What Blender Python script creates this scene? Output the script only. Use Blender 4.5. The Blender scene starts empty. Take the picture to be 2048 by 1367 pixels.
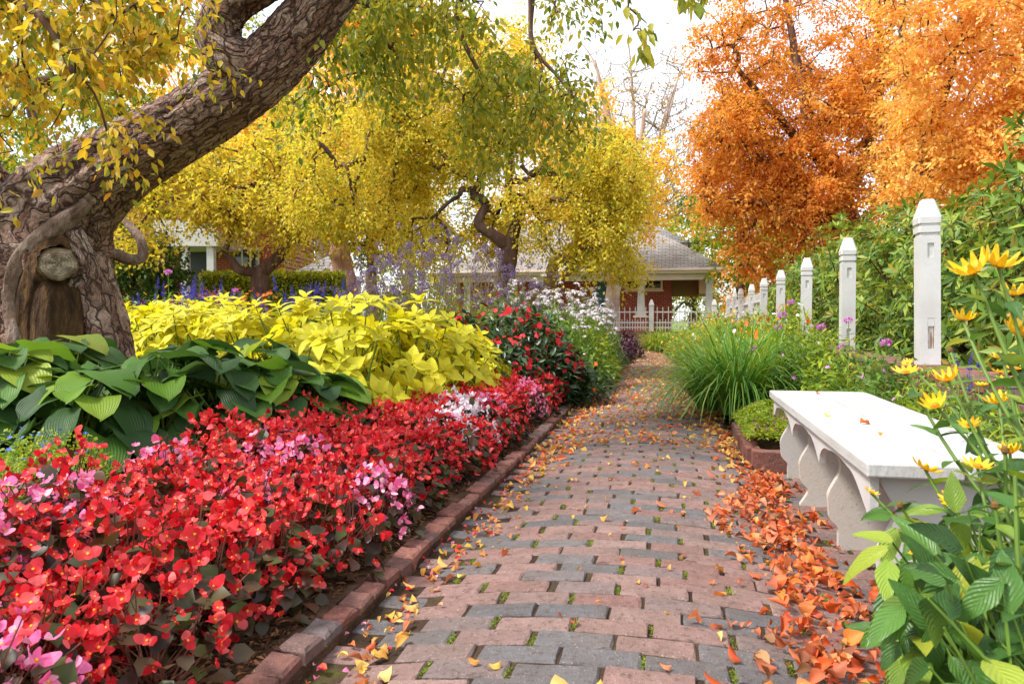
import bpy, math
import numpy as np
rng = np.random.default_rng(11)
sc = bpy.context.scene
col = sc.collection

# ------------------------------------------------------------------ camera
FPX = 1500.0
YAW = math.atan((1350 - 1024) / FPX); PIT = math.atan(43.5 / FPX)
CAM = np.array([0, 0, .82])
cR = np.array([math.cos(YAW), math.sin(YAW), 0.]); cH = np.array([-math.sin(YAW), math.cos(YAW), 0.]); cZ = np.array([0, 0, 1.])
cF = cH * math.cos(PIT) - cZ * math.sin(PIT); cU = cZ * math.cos(PIT) + cH * math.sin(PIT)
cd = bpy.data.cameras.new('camera'); cam = bpy.data.objects.new('camera', cd); col.objects.link(cam)
cam.location = CAM; cam.rotation_euler = (math.pi / 2 - PIT, 0, YAW)
cd.sensor_width = 36; cd.lens = FPX / 2048 * 36; cd.clip_end = 2000; cd.clip_start = .05
cd.dof.use_dof = True; cd.dof.focus_distance = 4.0; cd.dof.aperture_fstop = 9
sc.camera = cam

# ------------------------------------------------------------------ sky, sun, exposure
SUN = np.array([-.52, -.30, .80]); SUN /= np.linalg.norm(SUN)
w = bpy.data.worlds.new('World'); sc.world = w; w.use_nodes = True
nt = w.node_tree; nt.nodes.clear()
sky = nt.nodes.new('ShaderNodeTexSky'); sky.sky_type = 'NISHITA'; sky.sun_disc = False
sky.sun_elevation = math.asin(SUN[2]); sky.sun_rotation = math.atan2(SUN[0], SUN[1])
sky.air_density = 1.0; sky.dust_density = 2.0; sky.ozone_density = 1.0
bg = nt.nodes.new('ShaderNodeBackground'); bg.inputs[1].default_value = .15
wo = nt.nodes.new('ShaderNodeOutputWorld')
tcw = nt.nodes.new('ShaderNodeTexCoord'); nzw = nt.nodes.new('ShaderNodeTexNoise'); nzw.inputs['Scale'].default_value = 2.2; nzw.inputs['Detail'].default_value = 5
rw = nt.nodes.new('ShaderNodeValToRGB'); rw.color_ramp.elements[0].position = .3; rw.color_ramp.elements[1].position = .58
rw.color_ramp.elements[0].color = (.45, .45, .45, 1); rw.color_ramp.elements[1].color = (.97, .97, .97, 1)
mw = nt.nodes.new('ShaderNodeMix'); mw.data_type = 'RGBA'; mw.inputs[7].default_value = (3.3, 3.4, 3.55, 1)      # thin white cloud over the whole sky
nt.links.new(tcw.outputs['Generated'], nzw.inputs['Vector']); nt.links.new(nzw.outputs[0], rw.inputs[0]); nt.links.new(rw.outputs[0], mw.inputs[0])
nt.links.new(sky.outputs[0], mw.inputs[6]); nt.links.new(mw.outputs[2], bg.inputs[0]); nt.links.new(bg.outputs[0], wo.inputs[0])
sl = bpy.data.lights.new('sun', 'SUN'); sl.energy = 2.0; sl.angle = math.radians(12); sl.color = (1, .97, .91)
so = bpy.data.objects.new('sun', sl); col.objects.link(so)
from mathutils import Vector
so.rotation_euler = Vector(SUN.tolist()).to_track_quat('Z', 'Y').to_euler(); so.location = (-6, -3, 12)
sc.view_settings.view_transform = 'Standard'; sc.view_settings.look = 'None'
sc.view_settings.exposure = 1.6; sc.view_settings.gamma = 1
sc.cycles.max_bounces = 8; sc.cycles.diffuse_bounces = 5; sc.cycles.transmission_bounces = 7; sc.cycles.glossy_bounces = 2

# ------------------------------------------------------------------ pixel helpers (photo 2048 x 1367)
def P(u, v, d):
    return CAM + (cF + cR * (u - 1024) / FPX - cU * (v - 683.5) / FPX) * d
def Pn(u, v, d):
    u, v, d = np.broadcast_arrays(np.asarray(u, float), np.asarray(v, float), np.asarray(d, float))
    return CAM + (cF + cR * ((u - 1024) / FPX)[..., None] - cU * ((v - 683.5) / FPX)[..., None]) * d[..., None]
def Gp(u, v, z=0.):
    r = cF + cR * (u - 1024) / FPX - cU * (v - 683.5) / FPX
    return CAM + r * (z - CAM[2]) / r[2]
def cx(y): return -.13 - .0019 * np.asarray(y) ** 2
def path_z(x, y):
    t = np.clip((np.asarray(x) - cx(y)) / .62, -1.05, 1.05)
    return -.052 * t * t
def bed_z(x): return -.01 + .075 * np.clip(-np.asarray(x) - 1.05, 0, 3.2)

# ------------------------------------------------------------------ colours, materials
def lin(h):
    h = h.lstrip('#'); c = [int(h[i:i + 2], 16) / 255 for i in (0, 2, 4)]
    return tuple([x / 12.92 if x <= .04045 else ((x + .055) / 1.055) ** 2.4 for x in c]) + (1,)
class NB:
    def __init__(s, name):
        s.m = bpy.data.materials.new(name); s.m.use_nodes = True; s.t = s.m.node_tree; s.t.nodes.clear()
        s.out = s.n('ShaderNodeOutputMaterial')
    def n(s, ty, ins=None, **kw):
        nd = s.t.nodes.new(ty)
        for k, v in kw.items(): setattr(nd, k, v)
        for k, v in (ins or {}).items(): s.set(nd, k, v)
        return nd
    def set(s, nd, k, v):
        if hasattr(v, 'is_output') or isinstance(v, bpy.types.NodeSocket): s.t.links.new(v, nd.inputs[k])
        else: nd.inputs[k].default_value = v
    def ramp(s, fac, stops, interp='LINEAR'):
        r = s.n('ShaderNodeValToRGB'); r.color_ramp.interpolation = interp
        el = r.color_ramp.elements
        while len(el) < len(stops): el.new(.5)
        for e, (p, c) in zip(el, stops): e.position = p; e.color = c if len(c) == 4 else tuple(c) + (1,)
        s.t.links.new(fac, r.inputs[0]); return r.outputs[0]
    def noise(s, scale, detail=3, coord='Object', rough=.55, vec=None):
        if vec is None: vec = s.n('ShaderNodeTexCoord').outputs[coord]
        return s.n('ShaderNodeTexNoise', {'Vector': vec, 'Scale': scale, 'Detail': detail, 'Roughness': rough}).outputs[0]
    def math(s, op, a, b=0.):
        nd = s.n('ShaderNodeMath', operation=op); s.set(nd, 0, a); s.set(nd, 1, b); return nd.outputs[0]
    def mix(s, fac, a, b, bt='MIX'):
        nd = s.n('ShaderNodeMix', data_type='RGBA', blend_type=bt)
        s.set(nd, 0, fac); s.set(nd, 6, a); s.set(nd, 7, b); return nd.outputs[2]
    def bump(s, h, dist=.01, strength=1.):
        return s.n('ShaderNodeBump', {'Height': h, 'Distance': dist, 'Strength': strength}).outputs[0]
    def surf(s, color, rough=.6, normal=None, spec=.4, trans=0., tcol=None):
        b = s.n('ShaderNodeBsdfPrincipled'); s.set(b, 'Base Color', color); s.set(b, 'Roughness', rough); s.set(b, 'Specular IOR Level', spec)
        if normal is not None: s.set(b, 'Normal', normal)
        sh = b.outputs[0]
        if trans:
            tr = s.n('ShaderNodeBsdfTranslucent'); s.set(tr, 0, tcol if tcol is not None else color)
            mx = s.n('ShaderNodeMixShader', {0: trans}); s.t.links.new(sh, mx.inputs[1]); s.t.links.new(tr.outputs[0], mx.inputs[2]); sh = mx.outputs[0]
        s.t.links.new(sh, s.out.inputs[0]); return s.m
    def rnd(s):
        g = s.n('ShaderNodeNewGeometry').outputs['Random Per Island']; o = s.n('ShaderNodeObjectInfo').outputs['Random']
        return s.math('FRACT', s.math('ADD', g, o))

def leaf_mat(name, cols, trans=.35, rough=.45, nscale=.6, namt=.35, veins=None, spec=.35):
    """cols: list of hex colours picked per leaf, drifting slowly with place. veins: None, 'pinnate' or 'parallel' using UV"""
    b = NB(name)
    r = b.rnd()
    ns = b.noise(nscale, 2, vec=b.n('ShaderNodeNewGeometry').outputs['Position'])
    f = b.math('ADD', b.math('MULTIPLY', r, 1 - namt), b.math('MULTIPLY', b.math('ADD', b.math('MULTIPLY', b.math('SUBTRACT', ns, .5), 2.2), .5), namt))
    k = len(cols)
    c = b.ramp(f, [((i + .5) / k, lin(h)) for i, h in enumerate(cols)])
    nor = None
    if veins:
        uv = b.n('ShaderNodeUVMap', uv_map='UVMap').outputs[0]
        sep = b.n('ShaderNodeSeparateXYZ', {0: uv}); u_, v_ = sep.outputs[0], sep.outputs[1]
        au = b.math('ABSOLUTE', u_)
        if veins == 'pinnate':
            ph = b.math('SUBTRACT', b.math('MULTIPLY', v_, 9.), b.math('MULTIPLY', au, 3.2))
            tri = b.math('ABSOLUTE', b.math('SUBTRACT', b.math('FRACT', ph), .5))
            vein = b.math('MULTIPLY', b.math('LESS_THAN', tri, .07), .55)
            mid = b.math('LESS_THAN', au, .05)
            vm = b.math('MAXIMUM', vein, mid)
            h = b.math('SUBTRACT', b.math('MULTIPLY', tri, 2.), b.math('MULTIPLY', mid, .8))
        else:
            ph = b.math('MULTIPLY', au, 7.5)
            tri = b.math('ABSOLUTE', b.math('SUBTRACT', b.math('FRACT', ph), .5))
            vm = b.math('MULTIPLY', b.math('GREATER_THAN', tri, .42), .35)
            h = b.math('SUBTRACT', 1., b.math('MULTIPLY', tri, 2.))
        pn = b.noise(9, 2, coord='Object')
        h = b.math('ADD', h, b.math('MULTIPLY', pn, 1.6))
        nor = b.bump(h, .005, .35)
        lighter = b.mix(1., c, (1.35, 1.3, 1.1, 1), 'MULTIPLY')
        c = b.mix(b.math('MULTIPLY', vm, .4), c, lighter)
        bl = b.noise(25, 3)
        c = b.mix(b.math('MULTIPLY', b.math('GREATER_THAN', bl, .68), .5), c, lin('#7a6a2a'))
    tc = b.mix(1., c, (1.25, 1.15, .8, 1), 'MULTIPLY')
    return b.surf(c, rough, nor, spec, trans, tc)

def plain(name, hexc, rough=.6, nscale=30, amt=.15, bumpd=0., spec=.4, dirt=None):
    b = NB(name); n = b.noise(nscale, 4)
    c = b.ramp(n, [(.3, tuple(x * (1 - amt) for x in lin(hexc)[:3])), (.7, tuple(min(1, x * (1 + amt)) for x in lin(hexc)[:3]))])
    if dirt:
        dn = b.noise(dirt[1], 6, rough=.7); c = b.mix(b.ramp(dn, [(dirt[2], (0, 0, 0)), (dirt[2] + .12, (1, 1, 1))]), c, lin(dirt[0]))
    return b.surf(c, rough, b.bump(n, bumpd) if bumpd else None, spec)

M = {}
# bark
def bark(name, c0, c1, c2, scale=6, bd=.02, stretch=(1, 1, .3)):
    b = NB(name); tc = b.n('ShaderNodeTexCoord').outputs['Object']
    mp = b.n('ShaderNodeMapping', {'Vector': tc, 'Scale': stretch}).outputs[0]
    n1 = b.noise(scale, 6, vec=mp, rough=.65); n2 = b.noise(scale * 5, 4, vec=mp)
    c = b.ramp(n1, [(.3, lin(c0)), (.5, lin(c1)), (.72, lin(c2))])
    c = b.mix(b.math('MULTIPLY', n2, .5), c, b.mix(1., c, (.55, .5, .5, 1), 'MULTIPLY'))
    return b.surf(c, .85, b.bump(b.math('ADD', n1, b.math('MULTIPLY', n2, .6)), bd), .2)
M['bark'] = bark('bark_brown', '#3f2c24', '#6b5146', '#93786a')
M['bark_pale'] = bark('bark_pale', '#8a7468', '#b79f8e', '#d8c6b4', 4)
M['bark_pink'] = bark('bark_pink', '#6a4a3c', '#a98068', '#d0a994', 5)
M['twig'] = bark('twig_dark', '#3a2a20', '#5a4436', '#75604e', 10, .004)
M['twig_pale'] = bark('twig_pale', '#8a7a6c', '#a89a8c', '#c2b6a8', 8, .004)

# ------------------------------------------------------------------ geometry collector
class Geo:
    def __init__(s): s.V = []; s.Q = []; s.T = []; s.mq = []; s.mt = []; s.U = []; s.n = 0
    def add(s, V, q=None, t=None, mi=0, uv=None):
        V = np.asarray(V, float).reshape(-1, 3)
        if q is not None and len(q): q = np.asarray(q, int).reshape(-1, 4); s.Q.append(q + s.n); s.mq.append(np.broadcast_to(np.asarray(mi), (len(q),)).copy())
        if t is not None and len(t): t = np.asarray(t, int).reshape(-1, 3); s.T.append(t + s.n); s.mt.append(np.broadcast_to(np.asarray(mi), (len(t),)).copy())
        s.V.append(V); s.U.append(np.zeros((len(V), 2)) if uv is None else np.asarray(uv, float)); s.n += len(V); return s
    def arr(s):
        cat = lambda L, k, ty: np.concatenate(L) if L else np.zeros((0, k) if k else (0,), ty)
        return (cat(s.V, 3, float), cat(s.Q, 4, int), cat(s.T, 3, int), cat(s.mq, 0, int), cat(s.mt, 0, int), cat(s.U, 2, float))
    def scatter(s, tpl, Mx, Pos, mi=None):
        V, Q, T, mq, mt, U = tpl.arr(); n = len(Pos); k = len(V)
        if n == 0: return s
        W = np.einsum('nij,kj->nki', Mx, V) + Pos[:, None, :]
        off = (np.arange(n) * k)[:, None, None]
        q = (Q[None] + off).reshape(-1, 4) + s.n if len(Q) else None; t = (T[None] + off).reshape(-1, 3) + s.n if len(T) else None
        if q is not None: s.Q.append(q); s.mq.append(np.tile(mq, n) if mi is None else np.repeat(mi, len(mq)))
        if t is not None: s.T.append(t); s.mt.append(np.tile(mt, n) if mi is None else np.repeat(mi, len(mt)))
        s.V.append(W.reshape(-1, 3)); s.U.append(np.tile(U, (n, 1))); s.n += n * k; return s
    def box(s, x0, x1, y0, y1, z0, z1, mi=0):
        V = [(x, y, z) for z in (z0, z1) for y in (y0, y1) for x in (x0, x1)]
        return s.add(V, [(0, 2, 3, 1), (4, 5, 7, 6), (0, 1, 5, 4), (2, 6, 7, 3), (0, 4, 6, 2), (1, 3, 7, 5)], mi=mi)
    def obox(s, c, ax, ay, az, hx, hy, hz, mi=0):
        c, ax, ay, az = map(np.asarray, (c, ax, ay, az))
        V = [c + ax * hx * i + ay * hy * j + az * hz * k for k in (-1, 1) for j in (-1, 1) for i in (-1, 1)]
        return s.add(V, [(0, 2, 3, 1), (4, 5, 7, 6), (0, 1, 5, 4), (2, 6, 7, 3), (0, 4, 6, 2), (1, 3, 7, 5)], mi=mi)
    def tube(s, pts, rad, k=6, mi=0, cap=True):
        pts = np.asarray(pts, float); m = len(pts); rad = np.broadcast_to(np.asarray(rad, float), (m,))
        d = np.gradient(pts, axis=0); d /= np.linalg.norm(d, axis=1)[:, None] + 1e-9
        ref = np.array([0, 0, 1.]) if abs(d[:, 2]).mean() < .8 else np.array([1., 0, 0])
        a = np.cross(d, ref); a /= np.linalg.norm(a, axis=1)[:, None] + 1e-9; b = np.cross(d, a)
        th = np.arange(k) * 2 * math.pi / k
        V = (pts[:, None] + rad[:, None, None] * (np.cos(th)[None, :, None] * a[:, None] + np.sin(th)[None, :, None] * b[:, None])).reshape(-1, 3)
        i = np.arange(m - 1)[:, None] * k; j = np.arange(k)[None]; j2 = (j + 1) % k
        q = np.stack([i + j, i + j2, i + k + j2, i + k + j], -1).reshape(-1, 4)
        t = None
        if cap:
            V = np.vstack([V, pts[:1], pts[-1:]]); c0 = m * k; l = (m - 1) * k; jj = np.arange(k); jn = (jj + 1) % k
            t = np.vstack([np.stack([np.full(k, c0), jn, jj], -1), np.stack([np.full(k, c0 + 1), l + jj, l + jn], -1)])
        return s.add(V, q, t, mi)
    def mesh(s, name, mats, smooth=False):
        V, Q, T, mq, mt, U = s.arr()
        me = bpy.data.meshes.new(name); nq, ntr = len(Q), len(T)
        me.vertices.add(len(V)); me.vertices.foreach_set('co', V.astype(np.float32).ravel())
        me.loops.add(nq * 4 + ntr * 3); li = np.concatenate([Q.ravel(), T.ravel()]).astype(np.int32); me.loops.foreach_set('vertex_index', li)
        me.polygons.add(nq + ntr)
        ls = np.concatenate([np.arange(nq) * 4, nq * 4 + np.arange(ntr) * 3]).astype(np.int32); me.polygons.foreach_set('loop_start', ls)
        me.polygons.foreach_set('material_index', np.concatenate([mq, mt]).astype(np.int32))
        me.polygons.foreach_set('use_smooth', np.full(nq + ntr, smooth))
        if np.any(U): me.uv_layers.new(name='UVMap').data.foreach_set('uv', U[li].astype(np.float32).ravel())
        for m in (mats if isinstance(mats, (list, tuple)) else [mats]): me.materials.append(m)
        me.update(calc_edges=True); return me

def put(name, me, parent=None, kind=None, loc=None, rot=None, label=None):
    o = bpy.data.objects.new(name, me); col.objects.link(o)
    if parent is not None: o.parent = parent
    if kind: o['kind'] = kind
    if loc is not None: o.location = [float(x) for x in loc]
    if rot is not None: o.rotation_euler = rot
    if label: o['label'] = label
    return o
def obj(name, g, mats, parent=None, kind=None, smooth=False, loc=None, bevel=0., label=None):
    o = put(name, g.mesh(name, mats, smooth), parent, kind, loc, label=label)
    if bevel:
        m = o.modifiers.new('bevel', 'BEVEL'); m.width = bevel; m.segments = 2; m.limit_method = 'ANGLE'
    return o
def thing(name, label, cat, loc=(0, 0, 0), group=None, me=None):
    o = bpy.data.objects.new(name, me); col.objects.link(o); o.location = [float(x) for x in loc]
    o['label'] = label; o['category'] = cat
    if group: o['group'] = group
    return o
def tag(o, label, cat, group=None):
    o['label'] = label; o['category'] = cat
    if group: o['group'] = group
    return o

# ------------------------------------------------------------------ noise
def vnoise(p, f, seed=0):
    p = np.asarray(p, float) * f + seed * 17.31; i = np.floor(p).astype(np.int64); t = p - i; t = t * t * (3 - 2 * t); r = 0
    def h(a):
        n = (a[..., 0] * 374761393 + a[..., 1] * 668265263 + a[..., 2] * 2147483647 + seed * 1013904223) & 0xffffffff
        n = ((n ^ (n >> 13)) * 1274126177) & 0xffffffff; return ((n ^ (n >> 16)) & 0xffff) / 65535.
    for dx in (0, 1):
        for dy in (0, 1):
            for dz in (0, 1):
                wgt = (t[..., 0] if dx else 1 - t[..., 0]) * (t[..., 1] if dy else 1 - t[..., 1]) * (t[..., 2] if dz else 1 - t[..., 2])
                r = r + wgt * h(i + np.array([dx, dy, dz]))
    return r
def fbm(p, f, seed=0, o=4): return sum(vnoise(p, f * 2 ** k, seed + k) / 2 ** k for k in range(o)) / sum(1 / 2 ** k for k in range(o))
def unit(a): return a / (np.linalg.norm(a, axis=-1, keepdims=True) + 1e-9)
def rv(n): return unit(rng.normal(size=(n, 3)))
def frames(d, nrm, sc_):
    """columns: X across, Y along d, Z normal; scaled"""
    y = unit(d); x = unit(np.cross(y, nrm)); z = np.cross(x, y)
    sc_ = np.asarray(sc_, float)
    if sc_.ndim == 0: sc_ = np.full(len(y), sc_)
    return np.stack([x, y, z], -1) * sc_[:, None, None]

# ------------------------------------------------------------------ templates
def leaf_tpl(nl=4, nw=1, wid=.35, peak=.4, droop=.15, cup=.25, heart=0., wave=0., tip=1., rnd=0.):
    g = Geo(); V = []; U = []
    for i in range(nl + 1):
        t = i / nl; a = peak
        w_ = (t / a) ** .6 if t < a else max(0, (1 - t) / (1 - a)) ** (.75 * tip)
        if rnd and t >= a: w_ = (1 - rnd) * w_ + rnd * math.sqrt(max(0, 1 - ((t - a) / (1 - a)) ** 2.2))
        if heart and t < a: w_ = max(w_, heart * (1 - t / a) + w_ * .8 * 1 if t > 0 else heart)
        w_ = max(w_, .015) * wid
        for j in range(-nw, nw + 1):
            s_ = j / nw
            y = t - heart * .22 * abs(s_) ** 1.5 * max(0, 1 - t / .35)
            V.append((s_ * w_, y, cup * abs(s_) * w_ - droop * t * t + wave * math.sin(7 * t + 2 * s_) * abs(s_))); U.append((s_, t))
    k = 2 * nw + 1
    q = [(i * k + j, i * k + j + 1, (i + 1) * k + j + 1, (i + 1) * k + j) for i in range(nl) for j in range(2 * nw)]
    return g.add(V, q, uv=np.array(U) + 1e-4)
def tiny_leaf(wid=.3, fold=.12, droop=.1):
    return Geo().add([(0, 0, 0), (-wid, .45, fold), (0, 1, -droop), (wid, .45, fold), (0, .5, 0)], None, [(0, 4, 1), (1, 4, 2), (0, 3, 4), (3, 2, 4)])
def diamond(wid=.3, fold=.1):
    return Geo().add([(0, 0, 0), (-wid, .45, fold), (0, 1, -.08), (wid, .5, fold)], None, [(0, 2, 1), (0, 3, 2)])
def flower_tpl(n, wid=.4, cup=.2, cr=.14, sizes=None, ch=.06, seg=4, rise=0.):
    """flower of radius 1 facing +Z: petals material 0, centre material 1"""
    g = Geo()
    for k in range(n):
        a = 2 * math.pi * k / n; L = sizes[k % len(sizes)] if sizes else 1.
        V = []
        for i in range(seg + 1):
            t = i / seg; ww = wid * L * (math.sin(math.pi * min(1, t * .82 + .1)) ** .7)
            z = cup * t * t * L + rise * t + .01 * (k % 2)
            for s_ in (-1, 0, 1):
                r = .08 + t * (L - .08) - (.06 * L if s_ and i == seg else 0); V.append((r, s_ * ww, z + (.05 * L if s_ == 0 else 0) * t))
        V = np.array(V); c, s2 = math.cos(a), math.sin(a)
        V = np.stack([V[:, 0] * c - V[:, 1] * s2, V[:, 0] * s2 + V[:, 1] * c, V[:, 2]], -1)
        q = [(i * 3 + j, i * 3 + j + 1, i * 3 + j + 4, i * 3 + j + 3) for i in range(seg) for j in (0, 1)]
        g.add(V, q)
    V = [(0, 0, ch * 1.6)] + [(cr * math.cos(a), cr * math.sin(a), ch) for a in np.arange(6) * math.pi / 3] + [(cr * 1.05 * math.cos(a), cr * 1.05 * math.sin(a), -.02) for a in np.arange(6) * math.pi / 3]
    t = [(0, 1 + i, 1 + (i + 1) % 6) for i in range(6)]; q = [(1 + i, 7 + i, 7 + (i + 1) % 6, 1 + (i + 1) % 6) for i in range(6)]
    g.add(V, q, t, 1); return g
T_TINY = tiny_leaf(); T_DIA = diamond(); T_NARROW = diamond(.17, .05)

# ------------------------------------------------------------------ ground and sky-side structure
def sheet(xs, ys, zf, bumpf=None):
    X, Y = np.meshgrid(xs, ys); V = np.stack([X, Y, zf(X, Y)], -1).reshape(-1, 3); nx = len(xs)
    i = np.arange(len(ys) - 1)[:, None] * nx; j = np.arange(nx - 1)[None]
    return Geo().add(V, np.stack([i + j, i + j + 1, i + nx + j + 1, i + nx + j], -1).reshape(-1, 4))
b = NB('soil'); n1 = b.noise(9, 6, rough=.7); n2 = b.noise(120, 3)
c = b.ramp(n1, [(.3, lin('#33241a')), (.6, lin('#5a4332')), (.8, lin('#7a6350'))]); M['soil'] = b.surf(c, .95, b.bump(b.math('ADD', n1, b.math('MULTIPLY', n2, .5)), .02), .1)
b = NB('lawn'); n1 = b.noise(.5, 5); n2 = b.noise(60, 3)
c = b.ramp(n1, [(.3, lin('#4d6a24')), (.55, lin('#6f8a30')), (.75, lin('#8f7a3a'))]); M['lawn'] = b.surf(c, .95, b.bump(n2, .03), .1)
obj('ground', sheet(np.linspace(-400, 400, 9), np.linspace(-60, 900, 9), lambda x, y: x * 0 - .12), M['lawn'], kind='structure')
xs = np.concatenate([np.linspace(-14, -4.5, 6), np.linspace(-4.2, -.96, 40)])
def lz(x, y): return np.where(x > -4.3, bed_z(x), .262) + .02 * (vnoise(np.stack([x, y, x * 0], -1), 6.) - .5)
obj('flower_bed_soil', sheet(xs, np.linspace(-1, 26, 160), lz), M['soil'], kind='structure')
obj('flower_bed_soil', sheet(np.linspace(.0, 1.0, 20), np.linspace(4.66, 24, 110), lambda x, y: .0 + .1 * x + .02 * (vnoise(np.stack([x, y, x * 0], -1), 6.) - .5)), M['soil'], kind='structure')
obj('flower_bed_soil', sheet(np.linspace(.62, 1.38, 14), np.linspace(-.5, 2.2, 24), lambda x, y: -.02 + .04 * (x - .5) + .02 * (vnoise(np.stack([x, y, x * 0], -1), 6.) - .5)), M['soil'], kind='structure')
obj('flower_bed_soil', sheet(np.linspace(1.06, 1.38, 8), np.linspace(2.22, 4.64, 24), lambda x, y: .03 + .1 * (x - 1.0) + .015 * (vnoise(np.stack([x, y, x * 0], -1), 6.) - .5)), M['soil'], kind='structure')
obj('raised_bed_soil', sheet(np.linspace(1.74, 12, 30), np.linspace(1, 27, 70), lambda x, y: .47 + .03 * (vnoise(np.stack([x, y, x * 0], -1), 3.) - .5)), M['soil'], kind='structure')

# (right bed follows the bend of the path)
for o_ in [o for o in col.objects if o.name == 'flower_bed_soil.001']:
    co = np.empty(len(o_.data.vertices) * 3, np.float32); o_.data.vertices.foreach_get('co', co); co = co.reshape(-1, 3)
    lo_ = cx(co[:, 1]) + .66; co[:, 0] = lo_ + co[:, 0] * (1.38 - lo_); o_.data.vertices.foreach_set('co', co.ravel())
# ------------------------------------------------------------------ brick path
def brick_mat(name, stops):
    b = NB(name); tc = b.n('ShaderNodeTexCoord').outputs['Object']; gp_ = b.n('ShaderNodeNewGeometry').outputs['Position']
    c = b.ramp(b.rnd(), stops)
    n1 = b.noise(14, 5, vec=gp_, rough=.7); n2 = b.noise(170, 3, vec=gp_); n3 = b.noise(45, 5, vec=gp_, rough=.75)
    c = b.mix(b.ramp(n1, [(.35, (0, 0, 0)), (.7, (.75, .75, .75))]), c, b.mix(1., c, (.62, .58, .56, 1), 'MULTIPLY'))
    n4 = b.noise(3.5, 4, vec=gp_); c = b.mix(b.ramp(n4, [(.4, (0, 0, 0)), (.7, (.4, .4, .4))]), c, lin('#6a5a50'))
    c = b.mix(b.ramp(n3, [(.53, (0, 0, 0)), (.64, (.75, .75, .75))]), c, lin('#4a3a33'))
    c = b.mix(b.math('MULTIPLY', b.math('GREATER_THAN', n2, .66), .35), c, lin('#d8c4b4'))
    return b.surf(c, b.ramp(n1, [(.3, (.5, .5, .5)), (.7, (.85, .85, .85))]), b.bump(b.math('ADD', n3, b.math('MULTIPLY', n2, .4)), .006), .35)
PINK, RED, GREY, DARK = lin('#8c6e68'), lin('#7f5d56'), lin('#696667'), lin('#5a585a')
M['brick'] = brick_mat('paver_brick', [(0, RED), (.18, PINK), (.34, lin('#8b6c65')), (.45, lin('#766561')), (.54, GREY), (.66, DARK), (.78, lin('#676567')), (.88, lin('#866a64')), (1, lin('#8f756e'))])
M['brick_red'] = brick_mat('kerb_brick', [(0, lin('#7f4a3e')), (.3, lin('#935d50')), (.6, lin('#8a584d')), (.85, lin('#744d46')), (1, lin('#746c6c'))])
b = NB('joint_moss'); n1 = b.noise(5, 5, rough=.7); n2 = b.noise(90, 4)
c = b.ramp(n1, [(.35, lin('#32261f')), (.55, lin('#46382c')), (.66, lin('#4a4626')), (.85, lin('#62702a'))]); M['joint'] = b.surf(c, .95, b.bump(n2, .01), .1)
g = Geo(); ys = np.linspace(.3, 22, 160); tt = np.linspace(-1.02, 1.02, 21)
X = cx(ys)[:, None] + .76 * tt[None]; Y = np.repeat(ys[:, None], 21, 1)
V = np.stack([X, Y, path_z(X, Y) - .007], -1).reshape(-1, 3); i = np.arange(159)[:, None] * 21; j = np.arange(20)[None]
g.add(V, np.stack([i + j, i + j + 1, i + 22 + j, i + 21 + j], -1).reshape(-1, 4))
path = obj('brick_path', g, M['joint'], kind='structure', smooth=True)
ap = obj('bench_apron', sheet(np.linspace(.62, 1.06, 4), np.linspace(.5, 4.62, 30), lambda x, y: x * 0 - .0615), M['joint'], kind='structure')

def brick_tpl(L, W, H=.05, seed=0, ch=.006):
    r = np.random.default_rng(seed); nx, ny = 4, 2; V = []; 
    top = lambda i, j: (((i / nx) - .5) * (L - 2 * ch), ((j / ny) - .5) * (W - 2 * ch))
    for j in range(ny + 1):
        for i in range(nx + 1):
            x, y = top(i, j); e = (i in (0, nx)) or (j in (0, ny))
            V.append((x + r.normal(0, .0018 if e else 0), y + r.normal(0, .0014 if e else 0), r.normal(0, .0008) - (.002 if e and r.random() < .3 else 0)))
    idx = lambda i, j: j * (nx + 1) + i
    q = [(idx(i, j), idx(i + 1, j), idx(i + 1, j + 1), idx(i, j + 1)) for j in range(ny) for i in range(nx)]
    ring = [(i, 0) for i in range(nx)] + [(nx, j) for j in range(ny)] + [(i, ny) for i in range(nx, 0, -1)] + [(0, j) for j in range(ny, 0, -1)]
    m = len(ring); b1 = len(V)
    for (i, j) in ring:
        x = ((i / nx) - .5) * L; y = ((j / ny) - .5) * W; V.append((x + r.normal(0, .001), y + r.normal(0, .001), -ch))
    b2 = len(V)
    for (i, j) in ring: V.append((((i / nx) - .5) * L, ((j / ny) - .5) * W, -H))
    for k in range(m):
        k2 = (k + 1) % m; q.append((b1 + k, b1 + k2, idx(*ring[k2]), idx(*ring[k]))); q.append((b2 + k, b2 + k2, b1 + k2, b1 + k))
    return Geo().add(V, q)
PITCH = .0945; BL, BW = .199, .0905
variants = [brick_tpl(BL, BW, seed=s) for s in range(8)]
vmesh = [v.mesh('paver', M['brick']) for v in variants]
placed = []; gaps = []
row = 0; y = 1.25
while y < 21.5:
    c0 = float(cx(y)); x = c0 - .66 + (.11 if row % 2 else 0) + rng.normal(0, .012) - .11; end = c0 + (.60 if y > 4.55 else 1.12)
    first = True
    while x < end:
        L = BL * rng.normal(1, .03); gp = max(.005, rng.normal(.014, .005))
        xc = x + L / 2
        if xc > c0 - .70 and not (xc > c0 + .6 and y > 4.5):
            placed.append((xc, y + rng.normal(0, .003), L, row)); gaps.append((x + L + gp / 2, y, gp))
        x += L + gp
    y += PITCH * rng.normal(1, .015); row += 1
def brick_frame(xc, yy):
    c0 = float(cx(yy)); t = (xc - c0) / .62
    z = float(path_z(xc, yy)); slope = -.104 * t / .62 if abs(t) < 1.05 else 0.
    return z, -math.atan(slope)
def inview(xc, yy, z=0.):
    d = np.array([xc, yy, z]) - CAM; f = d @ cF
    return f > .3 and abs((d @ cR) / f) * FPX < 1080 and abs((d @ cU) / f) * FPX < 740
placed = [p for p in placed if inview(p[0], p[1])]
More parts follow.
